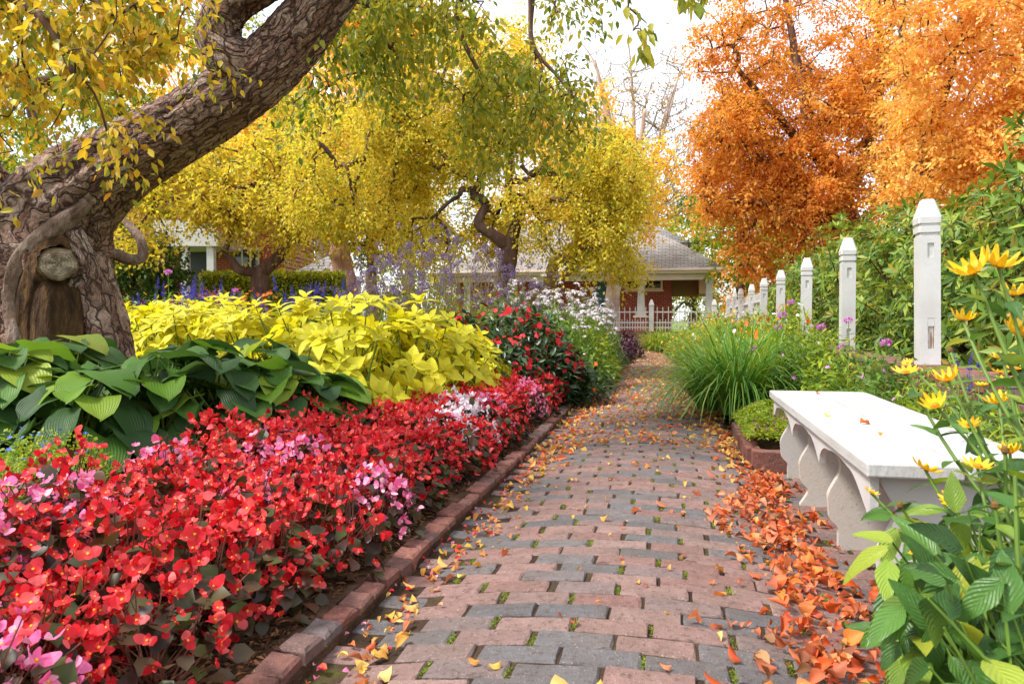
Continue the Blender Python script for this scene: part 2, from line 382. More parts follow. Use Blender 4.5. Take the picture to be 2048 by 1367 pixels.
near = placed[:300]; rest = placed[300:]
for (xc, yy, L, r_) in near:
    z, sl_ = brick_frame(xc, yy); k = rng.integers(8)
    o = put('brick', vmesh[k], path, loc=(xc, yy, z + rng.normal(0, .0014)), rot=(rng.normal(0, .010), sl_ + rng.normal(0, .006), rng.normal(0, .006)))
    o.scale = (L / BL, 1, 1)
g = Geo(); simple = brick_tpl(BL, BW, seed=3)
for k in range(4):
    sub = rest[k::4]
    if not sub: continue
    Ms = []; Ps = []
    for (xc, yy, L, r_) in sub:
        z, sl_ = brick_frame(xc, yy); cs, sn = math.cos(sl_), math.sin(sl_)
        Ms.append(np.array([[cs * L / BL, 0, sn], [rng.normal(0, .01), 1, 0], [-sn, 0, cs]])); Ps.append((xc, yy, z + rng.normal(0, .0025)))
    g.scatter(variants[k], np.array(Ms), np.array(Ps))
obj('bricks', g, M['brick'], path, 'stuff')
# moss tufts in the end joints
M['moss'] = leaf_mat('moss', ['#56681e', '#74882a', '#94a832', '#64602a'], .35, .7, 8.)
g = Geo(); Ps = []; S = []
for (gx, gy, gp) in gaps:
    if not inview(gx, gy) or rng.random() < .42 or gp < .01 or gy > 9: continue
    n = int(90 if gy < 4.5 else 30); z = float(path_z(gx, gy)) - .006
    Ps.append(np.stack([rng.normal(gx + rng.normal(0, .004), gp * .3, n), gy + rng.normal(0, .02, n).clip(-.044, .044) + rng.normal(0, .012), np.full(n, z)], -1)); S.append(rng.uniform(.005, .012, n) * (1 if gy < 4.5 else 1.5))
Ps = np.concatenate(Ps); S = np.concatenate(S); d = unit(rng.normal(size=Ps.shape) * [1, 1, .4] + [0, 0, .45])
g.scatter(T_NARROW, frames(d, rv(len(d)), S), Ps); obj('moss', g, M['moss'], path, 'stuff')

# ------------------------------------------------------------------ kerbs
kerb = thing('brick_kerb', 'long red brick edging row between begonia bed and brick path', 'kerb', (0, 0, 0))
kt = [brick_tpl(.082, .10, .16, 40 + s, .008).mesh('kerb_brick', M['brick_red']) for s in range(6)]
g = Geo(); yy = np.linspace(.9, 8.4, 40); Vv = []
for s_ in (-.045, .04):
    Vv.append(np.stack([cx(yy) - .79 + s_, yy, np.full(40, -.035)], -1)); Vv.append(np.stack([cx(yy) - .79 + s_, yy, np.full(40, -.12)], -1))
V = np.concatenate(Vv); i = np.arange(39)
g.add(V, np.concatenate([np.stack([i, i + 1, 80 + i + 1, 80 + i], -1), np.stack([80 + i, 81 + i, 121 + i, 120 + i], -1)]))
obj('mortar_bed', g, M['soil'], kerb)
y = .95; 
while y < 8.3:
    x = float(cx(y)) - .795; o = put('brick', kt[rng.integers(6)], kerb, loc=(x + rng.normal(0, .003), y, .0 - .004 + rng.normal(0, .005)), rot=(rng.normal(0, .02), .03 + rng.normal(0, .03), .02 + rng.normal(0, .03)))
    y += .112
k2 = thing('brick_edging', 'red brick edging of the low creeping flower bed beside bench', 'edging', (.5, 4.62, 0))
yy = 4.66
for xx in (.53, .735): put('brick', brick_tpl(.2, .09, .18, 71, .006).mesh('edging_brick', M['brick_red']), k2, loc=(xx - .5 + .02, 0.0, .055), rot=(0, .02, .03))
for q_ in range(12): put('brick', kt[q_ % 6], k2, loc=(-.03 + rng.normal(0, .004), .16 + q_ * .103, .05 + rng.normal(0, .005)), rot=(0, rng.normal(0, .04), rng.normal(0, .04)))
k3 = thing('brick_edging', 'tilted red brick edging under the yellow daisies at the right foreground', 'edging', (.6, 1.6, 0))
for q_ in range(10): put('brick', kt[q_ % 6], k3, loc=(.04 + rng.normal(0, .008) - .02 * (q_ < 5), -.5 + q_ * .115, -.02 + rng.normal(0, .01)), rot=(rng.normal(0, .06), .25 + rng.normal(0, .08), rng.normal(0, .06)))

# ------------------------------------------------------------------ bench
def white_paint(name, speck=.0, hexc='#cccac8'):
    b = NB(name); n = b.noise(4, 5); n2 = b.noise(70, 4, rough=.8); n3 = b.noise(22, 6, rough=.8)
    c = b.ramp(n, [(.3, lin('#b9b7b4')), (.7, lin(hexc))])
    c = b.mix(b.math('MULTIPLY', b.ramp(n3, [(.62, (0, 0, 0)), (.72, (1, 1, 1))]), .35 + speck * .3), c, lin('#b3a796'))
    if speck: c = b.mix(b.math('MULTIPLY', b.math('GREATER_THAN', n2, .635), speck), c, lin('#8a7c6e'))
    return b.surf(c, .42, b.bump(b.math('ADD', n2, n3), .0015), .4)
b = NB('bench_top_paint'); tcb = b.n('ShaderNodeTexCoord').outputs['Object']; gr = b.noise(5, 6, vec=b.n('ShaderNodeMapping', {'Vector': tcb, 'Scale': (14, .7, 4)}).outputs[0], rough=.7)
n = b.noise(3, 5, rough=.6); n2 = b.noise(34, 6, rough=.75); n3 = b.noise(9, 6, rough=.75)
c = b.ramp(gr, [(.3, lin('#a9a8a6')), (.6, lin('#bebdbc'))]); c = b.mix(b.ramp(n, [(.45, (0, 0, 0)), (.7, (.5, .5, .5))]), c, lin('#a8a396'))
c = b.mix(b.ramp(n2, [(.63, (0, 0, 0)), (.7, (.7, .7, .7))]), c, lin('#7d7466')); c = b.mix(b.ramp(n3, [(.66, (0, 0, 0)), (.72, (.6, .6, .6))]), c, lin('#8e8474'))
M['white_top'] = b.surf(c, .5, b.bump(b.math('ADD', gr, b.math('MULTIPLY', n2, .5)), .003), .35)
M['white'] = white_paint('white_paint'); M['white_old'] = white_paint('white_paint_speckled', .8, '#beb4a8')
bench = thing('garden_bench', 'white painted wooden bench with scalloped apron on the brick path edge', 'bench', (.55, 3.38, -.07))
B0 = np.array([.55, 3.38, -.07]); zt = .49; YN, YF = -1.12, 1.12   # local
for (x0, x1) in ((-.02, .231), (.239, .49)):
    g = Geo().box(x0, x1, YN, YF, zt - .042, zt); obj('seat_plank', g, M['white_top'], bench, bevel=.006)
SUP = [-1.03, -.30, .38, 1.03]
# apron with ogee arches between the supports
ya = np.linspace(YN + .05, YF - .04, 240); ends = [YN + .02] + SUP
def apron_bottom(y_):
    zb = .40
    for a, b_ in zip(SUP[:-1], SUP[1:]):
        if a <= y_ <= b_:
            t = (y_ - a) / (b_ - a)           # 0 near support ... 1 far support
            if t < .05: return .335 + .015 * (t / .05)
            if t < .34: u_ = (t - .05) / .29; return .35 + .065 * math.sin(math.pi / 2 * u_)
            if t < .8: return .415 + .010 * math.sin(math.pi * (t - .34) / .46)
            u_ = (t - .8) / .2; return .415 - .05 * u_ ** 2.5
    if y_ < SUP[0]: return .33
    return .36
zb = np.array([apron_bottom(v) for v in ya]); g = Geo(); n = len(ya); V = []
for xx in (0, .024): V += [np.stack([np.full(n, xx), ya, np.full(n, zt - .0425)], -1), np.stack([np.full(n, xx), ya, zb], -1)]
i = np.arange(n - 1); q = [np.stack([i, i + 1, n + i + 1, n + i], -1), np.stack([2 * n + i, 3 * n + i, 3 * n + i + 1, 2 * n + i + 1], -1), np.stack([n + i, n + i + 1, 3 * n + i + 1, 3 * n + i], -1)]
g.add(np.concatenate(V), np.concatenate(q)); g.add([(0, ya[0], zt - .0425), (0, ya[0], zb[0]), (.024, ya[0], zb[0]), (.024, ya[0], zt - .0425)], [(0, 1, 2, 3)]); obj('apron', g, M['white'], bench)
g = Geo().box(.006, .02, YN + .05, YF - .04, zt - .058, zt - .0435); 
# side supports, S curved front
def support(y0, foot):
    zz = np.linspace(0, zt - .044, 44); xf = []
    for z in zz:
        h = z / .446; sm = lambda q: q * q * (3 - 2 * q)
        if h > .74: x = .026 + .05 * sm((1 - h) / .26)
        elif h > .46: x = .076 - .046 * sm((.74 - h) / .28)
        elif h > .30: x = .030 + .006 * (.46 - h) / .16
        elif h > .19: x = .036 + .034 * sm((.30 - h) / .11)
        else: x = .070 - (.038 * sm((.19 - h) / .19) if foot else 0)
        xf.append(x)
    xf = np.array(xf); m = len(zz); t = .019; g = Geo()
    def face(ys): return [np.stack([xf, np.full(m, ys), zz], -1), np.stack([np.full(m, .45), np.full(m, ys), zz], -1)]
    V = face(y0 - t) + face(y0 + t); i = np.arange(m - 1)
    q = [np.stack([i, m + i, m + i + 1, i + 1], -1), np.stack([2 * m + i, 2 * m + i + 1, 3 * m + i + 1, 3 * m + i], -1), np.stack([i, i + 1, 2 * m + i + 1, 2 * m + i], -1), np.stack([m + i, 3 * m + i, 3 * m + i + 1, m + i + 1], -1)]
    return g.add(np.concatenate(V), np.concatenate(q), mi=0)
for k, s_ in enumerate(SUP): obj('leg_panel', support(s_, k == 2), M['white_old'] if k else M['white'], bench)
for a, b_ in zip(SUP[:-1], SUP[1:]):
    obj('stretcher', Geo().box(.30, .322, a + .02, b_ - .02, .075, .165), M['white_old'], bench)
    obj('rear_rail', Geo().box(.42, .44, a + .02, b_ - .02, .33, .445), M['white_old'], bench)

# ------------------------------------------------------------------ retaining wall and gate-post fence on the right
M['post'] = white_paint('post_paint')
wall = thing('retaining_wall', 'low brick retaining wall carrying the white fence posts', 'wall', (1.55, 0, 0))
obj('wall_core', Geo().box(-.14, .16, 1.2, 26.6, -.12, .478), M['joint'], wall)
cop = [brick_tpl(.092, .2, .06, 90 + s, .006).mesh('coping_brick', M['brick_red']) for s in range(4)]
# coping: rowlock bricks across the wall
ct = [Geo() for _ in range(4)]
yv = 1.6; cnt = 0; far = Geo()
while yv < 26:
    if yv < 14:
        o = put('brick', cop[cnt % 4], wall, loc=(-.045, yv, .538 + rng.normal(0, .003)), rot=(0, rng.normal(0, .01), math.pi / 2 * 0 + rng.normal(0, .015))); o.rotation_euler[2] += math.pi / 2
        o = put('brick', cop[(cnt + 1) % 4], wall, loc=(.1, yv, .538 + rng.normal(0, .003)), rot=(0, rng.normal(0, .01), math.pi / 2)); o.scale = (1, .4, 1)
    cnt += 1; yv += .1
# courses of the wall face toward the path
fb = [brick_tpl(.21, .064, .03, 120 + s, .004).mesh('face_brick', M['brick_red']) for s in range(4)]
for rw in range(6):
    yv = 1.6 + (.11 if rw % 2 else 0)
    while yv < 7.2:
        put('brick', fb[cnt % 4], wall, loc=(-.165, yv, .44 - rw * .076), rot=(math.pi / 2, 0, -math.pi / 2)); cnt += 1; yv += .222
obj('far_coping', Geo().box(-.15, .17, 14, 26.5, .479, .54), M['brick_red'], wall)

b = NB('post_mortise'); tc = b.n('ShaderNodeTexCoord').outputs['Object']; sp = b.n('ShaderNodeSeparateXYZ', {0: tc})
n = b.noise(18, 5, vec=b.n('ShaderNodeMapping', {'Vector': tc, 'Scale': (3, 3, .35)}).outputs[0])
c = b.mix(b.ramp(n, [(.42, (0, 0, 0)), (.6, (.9, .9, .9))]), lin('#dedad2'), lin('#6b4a30')); M['stain'] = b.surf(c, .7, None, .2)
def fence_post(y, label, i, stain=False):
    t = thing('fence_post', label, 'fence post', (1.55, y, .542), 'white fence posts along the retaining wall'); t.scale = (.70, .70, 1); t.rotation_euler = (rng.normal(0, .008), rng.normal(0, .010), rng.normal(0, .03)); h = .085; H = .80
    g = Geo()
    def ring(hw, z, c=.012): return [(hw, -hw + c, z), (hw, hw - c, z), (hw - c, hw, z), (-hw + c, hw, z), (-hw, hw - c, z), (-hw, -hw + c, z), (-hw + c, -hw, z), (hw - c, -hw, z)]
    def loft(rings, g, c=.012):
        V = [p for (hw, z) in rings for p in ring(hw, z, min(c, hw * .3))]; m = len(rings)
        q = [(a * 8 + k, a * 8 + (k + 1) % 8, (a + 1) * 8 + (k + 1) % 8, (a + 1) * 8 + k) for a in range(m - 1) for k in range(8)]
        n0 = (m - 1) * 8; q += [(n0, n0 + 1, n0 + 2, n0 + 3), (n0, n0 + 3, n0 + 4, n0 + 7), (n0 + 4, n0 + 5, n0 + 6, n0 + 7)]
        g.add(V, q)
    # shaft: camera-facing side carries two recesses, built as a framed face
    hw = h; rects = [(-.022, .032, .665, .755)] + ([(-.022, .032, .10, .29)] if stain else [(-.022, .032, .10, .2)])
    g.add([(-hw, -hw, 0), (hw, -hw, 0), (hw, hw, 0), (-hw, hw, 0), (-hw, -hw, H), (hw, -hw, H), (hw, hw, H), (-hw, hw, H)], [(1, 2, 6, 5), (2, 3, 7, 6), (3, 0, 4, 7), (4, 5, 6, 7)])
    zs = [0] + sorted(v for r in rects for v in r[2:]) + [H]; x0, x1 = rects[0][:2]
    for a in range(len(zs) - 1):
        hole = a % 2 == 1
        for (xa, xb, mid) in ((-hw, x0, 0), (x0, x1, 1), (x1, hw, 0)):
            if hole and mid:
                d = .014; V = [(xa, -hw, zs[a]), (xb, -hw, zs[a]), (xb, -hw, zs[a + 1]), (xa, -hw, zs[a + 1])]; V += [(p[0], -hw + d, p[2]) for p in V]
                g.add(V, [(0, 1, 5, 4), (1, 2, 6, 5), (2, 3, 7, 6), (3, 0, 4, 7)])
                if not (stain and a == 1): g.add(V[4:], [(0, 1, 2, 3)])
                else:
                    pl = Geo().add(V[4:], [(0, 1, 2, 3)]); obj('mortise', pl, M['stain'], t, label='rust stained empty rail mortise')
                    obj('mortise_plug', Geo().box(x0 + .001, x1 - .001, -hw + .002, -hw + .0135, zs[2] - .05, zs[2] - .001), M['post'], t)
            else: g.add([(xa, -hw, zs[a]), (xb, -hw, zs[a]), (xb, -hw, zs[a + 1]), (xa, -hw, zs[a + 1])], [(0, 1, 2, 3)])
    obj('shaft', g, M['post'], t)
    g = Geo(); loft([(.079, H), (.079, H + .018), (.092, H + .022), (.092, H + .058), (.082, H + .06), (.082, H + .074), (.095, H + .078), (.096, H + .115), (.052, H + .225), (.045, H + .23)], g); obj('cap', g, M['post'], t)
    return t
ORD = ['nearest and tallest looking white fence post with a rust stained slot', 'white square fence post second from the nearest along the right hedge', 'white fence post third from the nearest, above the cleome flowers', 'white fence post fourth from the nearest, beside the leafy hedge', 'white fence post fifth from the nearest, at start of the picket panels', 'white fence post sixth from the nearest between picket panels', 'white fence post seventh along the wall, small above the flowers', 'white fence post eighth along the wall, far above the flowers', 'farthest white fence post of the right hand row']
for i in range(9): fence_post(5.15 + 2.26 * i, ORD[i], i, stain=(i == 0))
def picket_panel(name_lbl, p0, p1, z0, h, n, tall=True, group='picket panels'):
    p0 = np.array(p0, float); p1 = np.array(p1, float); L = np.linalg.norm(p1 - p0); d = (p1 - p0) / L; nn = np.array([-d[1], d[0]])
    t = thing('picket_panel', name_lbl, 'fence', (p0[0], p0[1], z0), group)
    ang = math.atan2(d[1], d[0]); t.rotation_euler = (0, 0, ang)
    for zr in (.16 * h, .36 * h if tall else .5 * h, .78 * h): obj('rail', Geo().box(0, L, -.02, .02, zr - .022, zr + .022), M['post'], t)
    g = Geo().box(-.013, .013, -.033, -.0205, .04, h - .04); g.add([(-.013, -.033, h - .04), (.013, -.033, h - .04), (.013, -.0205, h - .04), (-.013, -.0205, h - .04), (0, -.027, h)], None, [(0, 1, 4), (1, 2, 4), (2, 3, 4), (3, 0, 4)])
    me = g.mesh('picket', M['post'])
    g = Geo().box(-.013, .013, -.033, -.0205, .04, h * .46); g.add([(-.013, -.033, h * .46), (.013, -.033, h * .46), (.013, -.0205, h * .46), (-.013, -.0205, h * .46), (0, -.027, h * .5)], None, [(0, 1, 4), (1, 2, 4), (2, 3, 4), (3, 0, 4)])
    me2 = g.mesh('short_picket', M['post'])
    for k in range(n):
        x = (k + .5) * L / n; put('picket', me, t, loc=(x, 0, 0))
        if tall and k < n - 1: put('short_picket', me2, t, loc=(x + L / n / 2, 0, 0))
for i in range(4, 8): picket_panel(['white picket panel behind the daylily clump, nearest of the right row', 'second white picket panel of the right row', 'third white picket panel of the right row', 'last white picket panel of the right row'][i - 4], (1.57, 5.15 + 2.26 * i + .1), (1.57, 5.15 + 2.26 * (i + 1) - .1), .545, .82, 12, False, 'side picket panels')

# ------------------------------------------------------------------ picket fence across the end of the path
FY = 26.4
plinth = obj('fence_plinth', Geo().box(-7.2, 1.45, FY - .12, FY + .12, -.12, .43), M['brick_red'])
tag(plinth, 'low brick plinth under the white picket fence at the path end', 'plinth')
def end_post(x, label):
    t = thing('fence_post', label, 'fence post', (x, FY, .432), 'posts of the end fence'); g = Geo().box(-.08, .08, -.08, .08, 0, .86); obj('shaft', g, M['post'], t, bevel=.008)
    g = Geo(); g.box(-.07, .07, -.07, .07, .861, .88); V = [(s * .09, r * .09, .881) for s, r in ((-1, -1), (1, -1), (1, 1), (-1, 1))] + [(s * .09, r * .09, .93) for s, r in ((-1, -1), (1, -1), (1, 1), (-1, 1))] + [(s * .03, r * .03, 1.1) for s, r in ((-1, -1), (1, -1), (1, 1), (-1, 1))]
    g.add(V, [(0, 1, 5, 4), (1, 2, 6, 5), (2, 3, 7, 6), (3, 0, 4, 7), (4, 5, 9, 8), (5, 6, 10, 9), (6, 7, 11, 10), (7, 4, 8, 11), (8, 9, 10, 11), (3, 2, 1, 0)]); obj('cap', g, M['post'], t)
for x, l in ((-.8, 'white fence post standing in front of the brick house at the end of the path'), (-3.0, 'white post of end fence behind the white phlox'), (-5.2, 'white post of end fence far behind the purple verbena'), (1.3, 'white corner post of end fence beside the picket row')): end_post(x, l)
picket_panel('white picket panel left of the path-end post, before the teal door', (-2.9, FY), (-.9, FY), .432, .86, 11, True, 'end picket panels')
picket_panel('white picket panel right of the path-end post', (-.7, FY), (1.2, FY), .432, .86, 10, True, 'end picket panels')
picket_panel('white picket panel of the end fence hidden behind phlox flowers', (-5.1, FY), (-3.1, FY), .432, .86, 11, True, 'end picket panels')

# ------------------------------------------------------------------ brick house at the end of the path
def brick_wall_mat(name, c1, c2, mort, sc_=1.):
    b = NB(name); tc = b.n('ShaderNodeTexCoord').outputs['Object']
    mp = b.n('ShaderNodeMapping', {'Vector': tc, 'Rotation': (math.pi / 2, 0, 0)}).outputs[0]
    bt = b.n('ShaderNodeTexBrick', {'Vector': mp, 'Color1': lin(c1), 'Color2': lin(c2), 'Mortar': lin(mort), 'Scale': 1., 'Brick Width': .22 * sc_, 'Row Height': .075 * sc_, 'Mortar Size': .006})
    n = b.noise(3, 4); c = b.mix(b.math('MULTIPLY', n, .4), bt.outputs[0], lin('#5a2418'))
    return b.surf(c, .85, b.bump(bt.outputs[1], -.004), .2)
M['house_brick'] = brick_wall_mat('house_brick', '#a3452f', '#8a3828', '#b59a88')
def shingle_mat(name, c1, c2, c3):
    b = NB(name); tc = b.n('ShaderNodeTexCoord').outputs['UV']
    bt = b.n('ShaderNodeTexBrick', {'Vector': tc, 'Color1': lin(c1), 'Color2': lin(c2), 'Mortar': lin(c3), 'Scale': 1., 'Brick Width': .3, 'Row Height': .15, 'Mortar Size': .012, 'Bias': 0.})
    n = b.noise(1.2, 4); c = b.mix(b.math('MULTIPLY', n, .3), bt.outputs[0], lin(c3))
    return b.surf(c, .9, b.bump(bt.outputs[1], -.02), .2)
M['shingle'] = shingle_mat('grey_shingle', '#8d8885', '#a6a09c', '#5c5856')
M['trim'] = plain('cream_trim', '#ddcbbd', .5, 3, .05); M['soffit'] = plain('soffit', '#cfae98', .6, 3, .05)
M['door'] = plain('teal_door', '#33606a', .45, 5, .1); M['winframe'] = plain('window_cream', '#e2c9b4', .5, 5, .05)
b = NB('window_glass'); M['glass'] = b.surf(lin('#2a2f26'), .06, None, .6); M['interior'] = plain('porch_plaster', '#e2b79a', .7, 3, .05)
hs = thing('brick_house', 'red brick house with grey hip roof and porch at the end of the path', 'house', (-4.2, 31.2, 0))
def roof_face(g, pts):
    pts = np.array(pts, float); a = pts[1] - pts[0]; a = a / np.linalg.norm(a); nn = np.cross(pts[1] - pts[0], pts[-1] - pts[0]); nn /= np.linalg.norm(nn); bb = np.cross(nn, a)
    uv = np.stack([(pts - pts[0]) @ a, (pts - pts[0]) @ bb], -1) + 1e-3
    if len(pts) == 4: g.add(pts, [(0, 1, 2, 3)], uv=uv)
    else: g.add(pts, None, [(0, 1, 2)], uv=uv)
x0, x1, ye, yb, ze, zr = -6.1, 6.15, -.25, 8.6, 2.92, 5.6
g = Geo(); ry = (ye + yb) / 2; rx0, rx1 = x0 + 4.2, x1 - 4.0
roof_face(g, [(x0, ye, ze), (x1, ye, ze), (rx1, ry, zr), (rx0, ry, zr)]); roof_face(g, [(x1, ye, ze), (x1, yb, ze), (rx1, ry, zr)])
roof_face(g, [(x1, yb, ze), (x0, yb, ze), (rx0, ry, zr), (rx1, ry, zr)]); roof_face(g, [(x0, yb, ze), (x0, ye, ze), (rx0, ry, zr)])
rf = obj('roof', g, M['shingle'], hs)
g = Geo(); g.box(x0 + .02, x1 - .02, ye + .02, ye + .2, ze - .2, ze - .004); g.box(x0 + .02, x0 + .2, ye + .2, yb, ze - .2, ze - .004); g.box(x1 - .2, x1 - .02, ye + .2, yb, ze - .2, ze - .004); obj('fascia', g, M['trim'], hs)
obj('gutter', Geo().box(x0 - .03, x1 + .03, ye - .09, ye + .018, ze - .11, ze - .01), M['trim'], hs, bevel=.02)
obj('porch_beam', Geo().box(x0 + .4, x1 - .35, ye + .32, ye + .6, ze - .46, ze - .202), M['trim'], hs)
obj('soffit', Geo().box(x0 + .21, x1 - .21, ye + .205, 1.9, ze - .20, ze - .16), M['soffit'], hs)
obj('porch_floor', Geo().box(x0 + .5, x1 - .5, -.1, 1.9, -.1, .32), M['trim'], hs)
WX = 4.05   # right end of brick front wall (local)
obj('wall', Geo().box(x0 + .5, WX, 1.9, 8.2, .0, ze - .17), M['house_brick'], hs)
obj('side_wall', Geo().box(WX + .002, x1 - .6, 5.4, 5.6, 1.95, ze - .17), M['interior'], hs)
obj('porch_return', Geo().box(x1 - .95, x1 - .6, 1.9, 5.39, 1.95, ze - .17), M['interior'], hs)
def wpix(u): return P(u, 560, 33.)[0] + 4.2
def window(xc, wd, z0, z1, yface):
    t = obj('window', Geo().box(xc - wd / 2, xc + wd / 2, yface - .03, yface - .003, z0, z1).box(xc - wd / 2 - .05, xc + wd / 2 + .05, yface - .06, yface - .03, z0 - .06, z0 - .001), M['winframe'], hs)
    obj('pane', Geo().box(xc - wd / 2 + .09, xc + wd / 2 - .09, yface - .036, yface - .032, z0 + .09, z1 - .09), M['glass'], t)
for ua, ub in ((1250, 1282), (1287, 1326)):
    a, b_ = wpix(ua), wpix(ub); window((a + b_) / 2, b_ - a, 2.12, 2.60, 1.9)
a, b_ = wpix(1196), wpix(1236); dr = obj('door', Geo().box(a, b_, 1.84, 1.897, .33, 2.6), M['door'], hs); obj('handle', Geo().box(b_ - .18, b_ - .14, 1.79, 1.838, 1.3, 1.42), M['trim'], dr)
obj('door_frame', Geo().box(a - .09, a - .002, 1.82, 1.897, .33, 2.6).box(b_ + .002, b_ + .06, 1.82, 1.897, .33, 2.6), M['door'], hs)
M['lampw'] = plain('lamp_glass', '#e8e4da', .3, 3, .02)
g = Geo().tube([(wpix(1242), 1.8, 2.2), (wpix(1242), 1.8, 2.42)], [.06, .07], 8); obj('porch_lamp', g, M['lampw'], hs)
def column(xc):
    obj('pier', Geo().box(xc - .26, xc + .26, .02, .52, .0, .93), M['house_brick'], hs)
    obj('pier_cap', Geo().box(xc - .31, xc + .31, -.03, .57, .932, 1.0), M['trim'], hs)
    g = Geo(); V = []
    for z, hw in ((1.001, .19), (1.12, .19), (1.121, .165), (2.3, .115), (2.301, .15), (2.457, .16)): V += [(xc - hw, .27 - hw, z), (xc + hw, .27 - hw, z), (xc + hw, .27 + hw, z), (xc - hw, .27 + hw, z)]
    g.add(V, [(a * 4 + k, a * 4 + (k + 1) % 4, a * 4 + 4 + (k + 1) % 4, a * 4 + 4 + k) for a in range(5) for k in range(4)]); obj('column', g, M['post'], hs)
for u_ in (1281, 1418): column(P(u_, 600, 30.5)[0] + 4.2)
column(-1.2); column(-4.6)
# upper rear roof seen right of the ridge
g = Geo(); roof_face(g, [(1.2, 7.4, 4.7), (5.0, 7.4, 4.7), (2.6, 10, 6.2), (1.8, 10, 6.2)]); roof_face(g, [(5.0, 7.4, 4.7), (5.0, 13, 4.7), (2.6, 10, 6.2)]); obj('rear_roof', g, M['shingle'], hs)
obj('rear_wall', Geo().box(1.4, 4.8, 7.7, 12.5, 3.0, 4.69), M['trim'], hs)

# ------------------------------------------------------------------ house on the left behind the trees
hl = thing('portico_house', 'white portico and red brick front of a house behind the left trees', 'house', tuple(P(420, 560, 24.)[:2]) + (0,))
px = 24. / FPX
hl.rotation_euler = (0, 0, YAW)
def HX(u): return (u - 420) * px
def HZ(v): return .82 + (640 - v) * px
obj('wall', Geo().box(HX(60), HX(530), 2.2, 6, 0, HZ(290)), M['house_brick'], hl)
obj('roof', Geo().add([(HX(40), 1.9, HZ(291)), (HX(560), 1.9, HZ(291)), (HX(500), 6, HZ(180)), (HX(100), 6, HZ(180))], [(0, 1, 2, 3)], uv=[(0, 0), (8, 0), (8, 3), (.01, 3)]), M['shingle'], hl)
obj('entablature', Geo().box(HX(300), HX(437), 0, 2.19, HZ(492), HZ(462)), M['post'], hl)
obj('balustrade', Geo().box(HX(305), HX(432), .05, .12, HZ(461), HZ(440)), M['post'], hl)
for u_ in (366, 418): obj('column', Geo().box(HX(u_) - .11, HX(u_) + .11, .1, .32, 0, HZ(492.2)), M['post'], hl)
def HXd(u): return ((u - 1024) * 26.1 / 24 + 604) * px
def HZd(v): return .82 + (640 - v) * px * 26.1 / 24
M['dark'] = plain('dark_doorway', '#2a2a30', .5, 4, .1)
obj('door', Geo().box(HXd(368), HXd(416), 2.1, 2.19, .1, HZd(494)), M['dark'], hl)
for (ua, ub, va, vb) in ((468, 518, 495, 545), (240, 285, 470, 545), (468, 505, 380, 440)):
    t = obj('window', Geo().box(HXd(ua), HXd(ub), 2.1, 2.19, HZd(vb), HZd(va)), M['post'], hl)
    for k in range(3):
        a = HXd(ua) + (HXd(ub) - HXd(ua)) * (k + .12) / 3; obj('pane', Geo().box(a, a + (HXd(ub) - HXd(ua)) * .25, 2.085, 2.098, HZd(vb) + .08, HZd(va) - .08), M['glass'], t)
# grey shed roof
M['shed'] = shingle_mat('weathered_shingle', '#b4b0b2', '#a39fa3', '#7f7a7e')
sh = thing('garden_shed', 'small shed with weathered grey shingle hip roof behind salvia', 'shed', tuple(P(630, 560, 17.)[:2]) + (0,)); sh.rotation_euler = (0, 0, YAW); q_ = 17. / FPX
def SZ(v): return .82 + (640 - v) * q_
w2, hz0, hz1 = 75 * q_, SZ(558), SZ(506)
g = Geo(); ap_ = (8 * q_, w2, hz1); cn = [(-w2, 0, hz0), (w2, 0, hz0), (w2, 2 * w2, hz0), (-w2, 2 * w2, hz0)]
for k in range(4): roof_face(g, [cn[k], cn[(k + 1) % 4], ap_])
obj('roof', g, M['shed'], sh); obj('wall', Geo().box(-w2 + .12, w2 - .12, .12, 2 * w2 - .12, 0, hz0 - .003), M['trim'], sh)

# ------------------------------------------------------------------ leaning tree, left foreground
def spline(ctrl, n):
    """ctrl rows: x,y,z,r ; Catmull-Rom sampled to n rows"""
    c = np.asarray(ctrl, float); c = np.vstack([2 * c[0] - c[1], c, 2 * c[-1] - c[-2]]); m = len(c) - 3
    t = np.linspace(0, m - 1e-6, n); k = t.astype(int); f = (t - k)[:, None]
    p0, p1, p2, p3 = c[k], c[k + 1], c[k + 2], c[k + 3]
    return .5 * (2 * p1 + (p2 - p0) * f + (2 * p0 - 5 * p1 + 4 * p2 - p3) * f ** 2 + (3 * p1 - p0 - 3 * p2 + p3) * f ** 3)
def cells(a, b_, per, seed):
    """F2-F1 cellular pattern on (a,b), a periodic with integer period"""
    ia = np.floor(a).astype(int); ib = np.floor(b_).astype(int); f1 = np.full(a.shape, 9.); f2 = f1.copy()
    for da in (-1, 0, 1):
        for db in (-1, 0, 1):
            ca, cb = ia + da, ib + db; h = ((ca % per) * 73856093 ^ cb * 19349663 ^ seed * 83492791) & 0xfffffff
            h1 = ((h * 1103515245 + 12345) >> 8 & 0xffff) / 65535.; h2 = ((h * 69069 + 7) >> 7 & 0xffff) / 65535.
            d = np.hypot(ca + h1 - a, cb + h2 - b_); n1 = d < f1; f2 = np.where(n1, f1, np.minimum(f2, d)); f1 = np.where(n1, d, f1)
    return f2 - f1
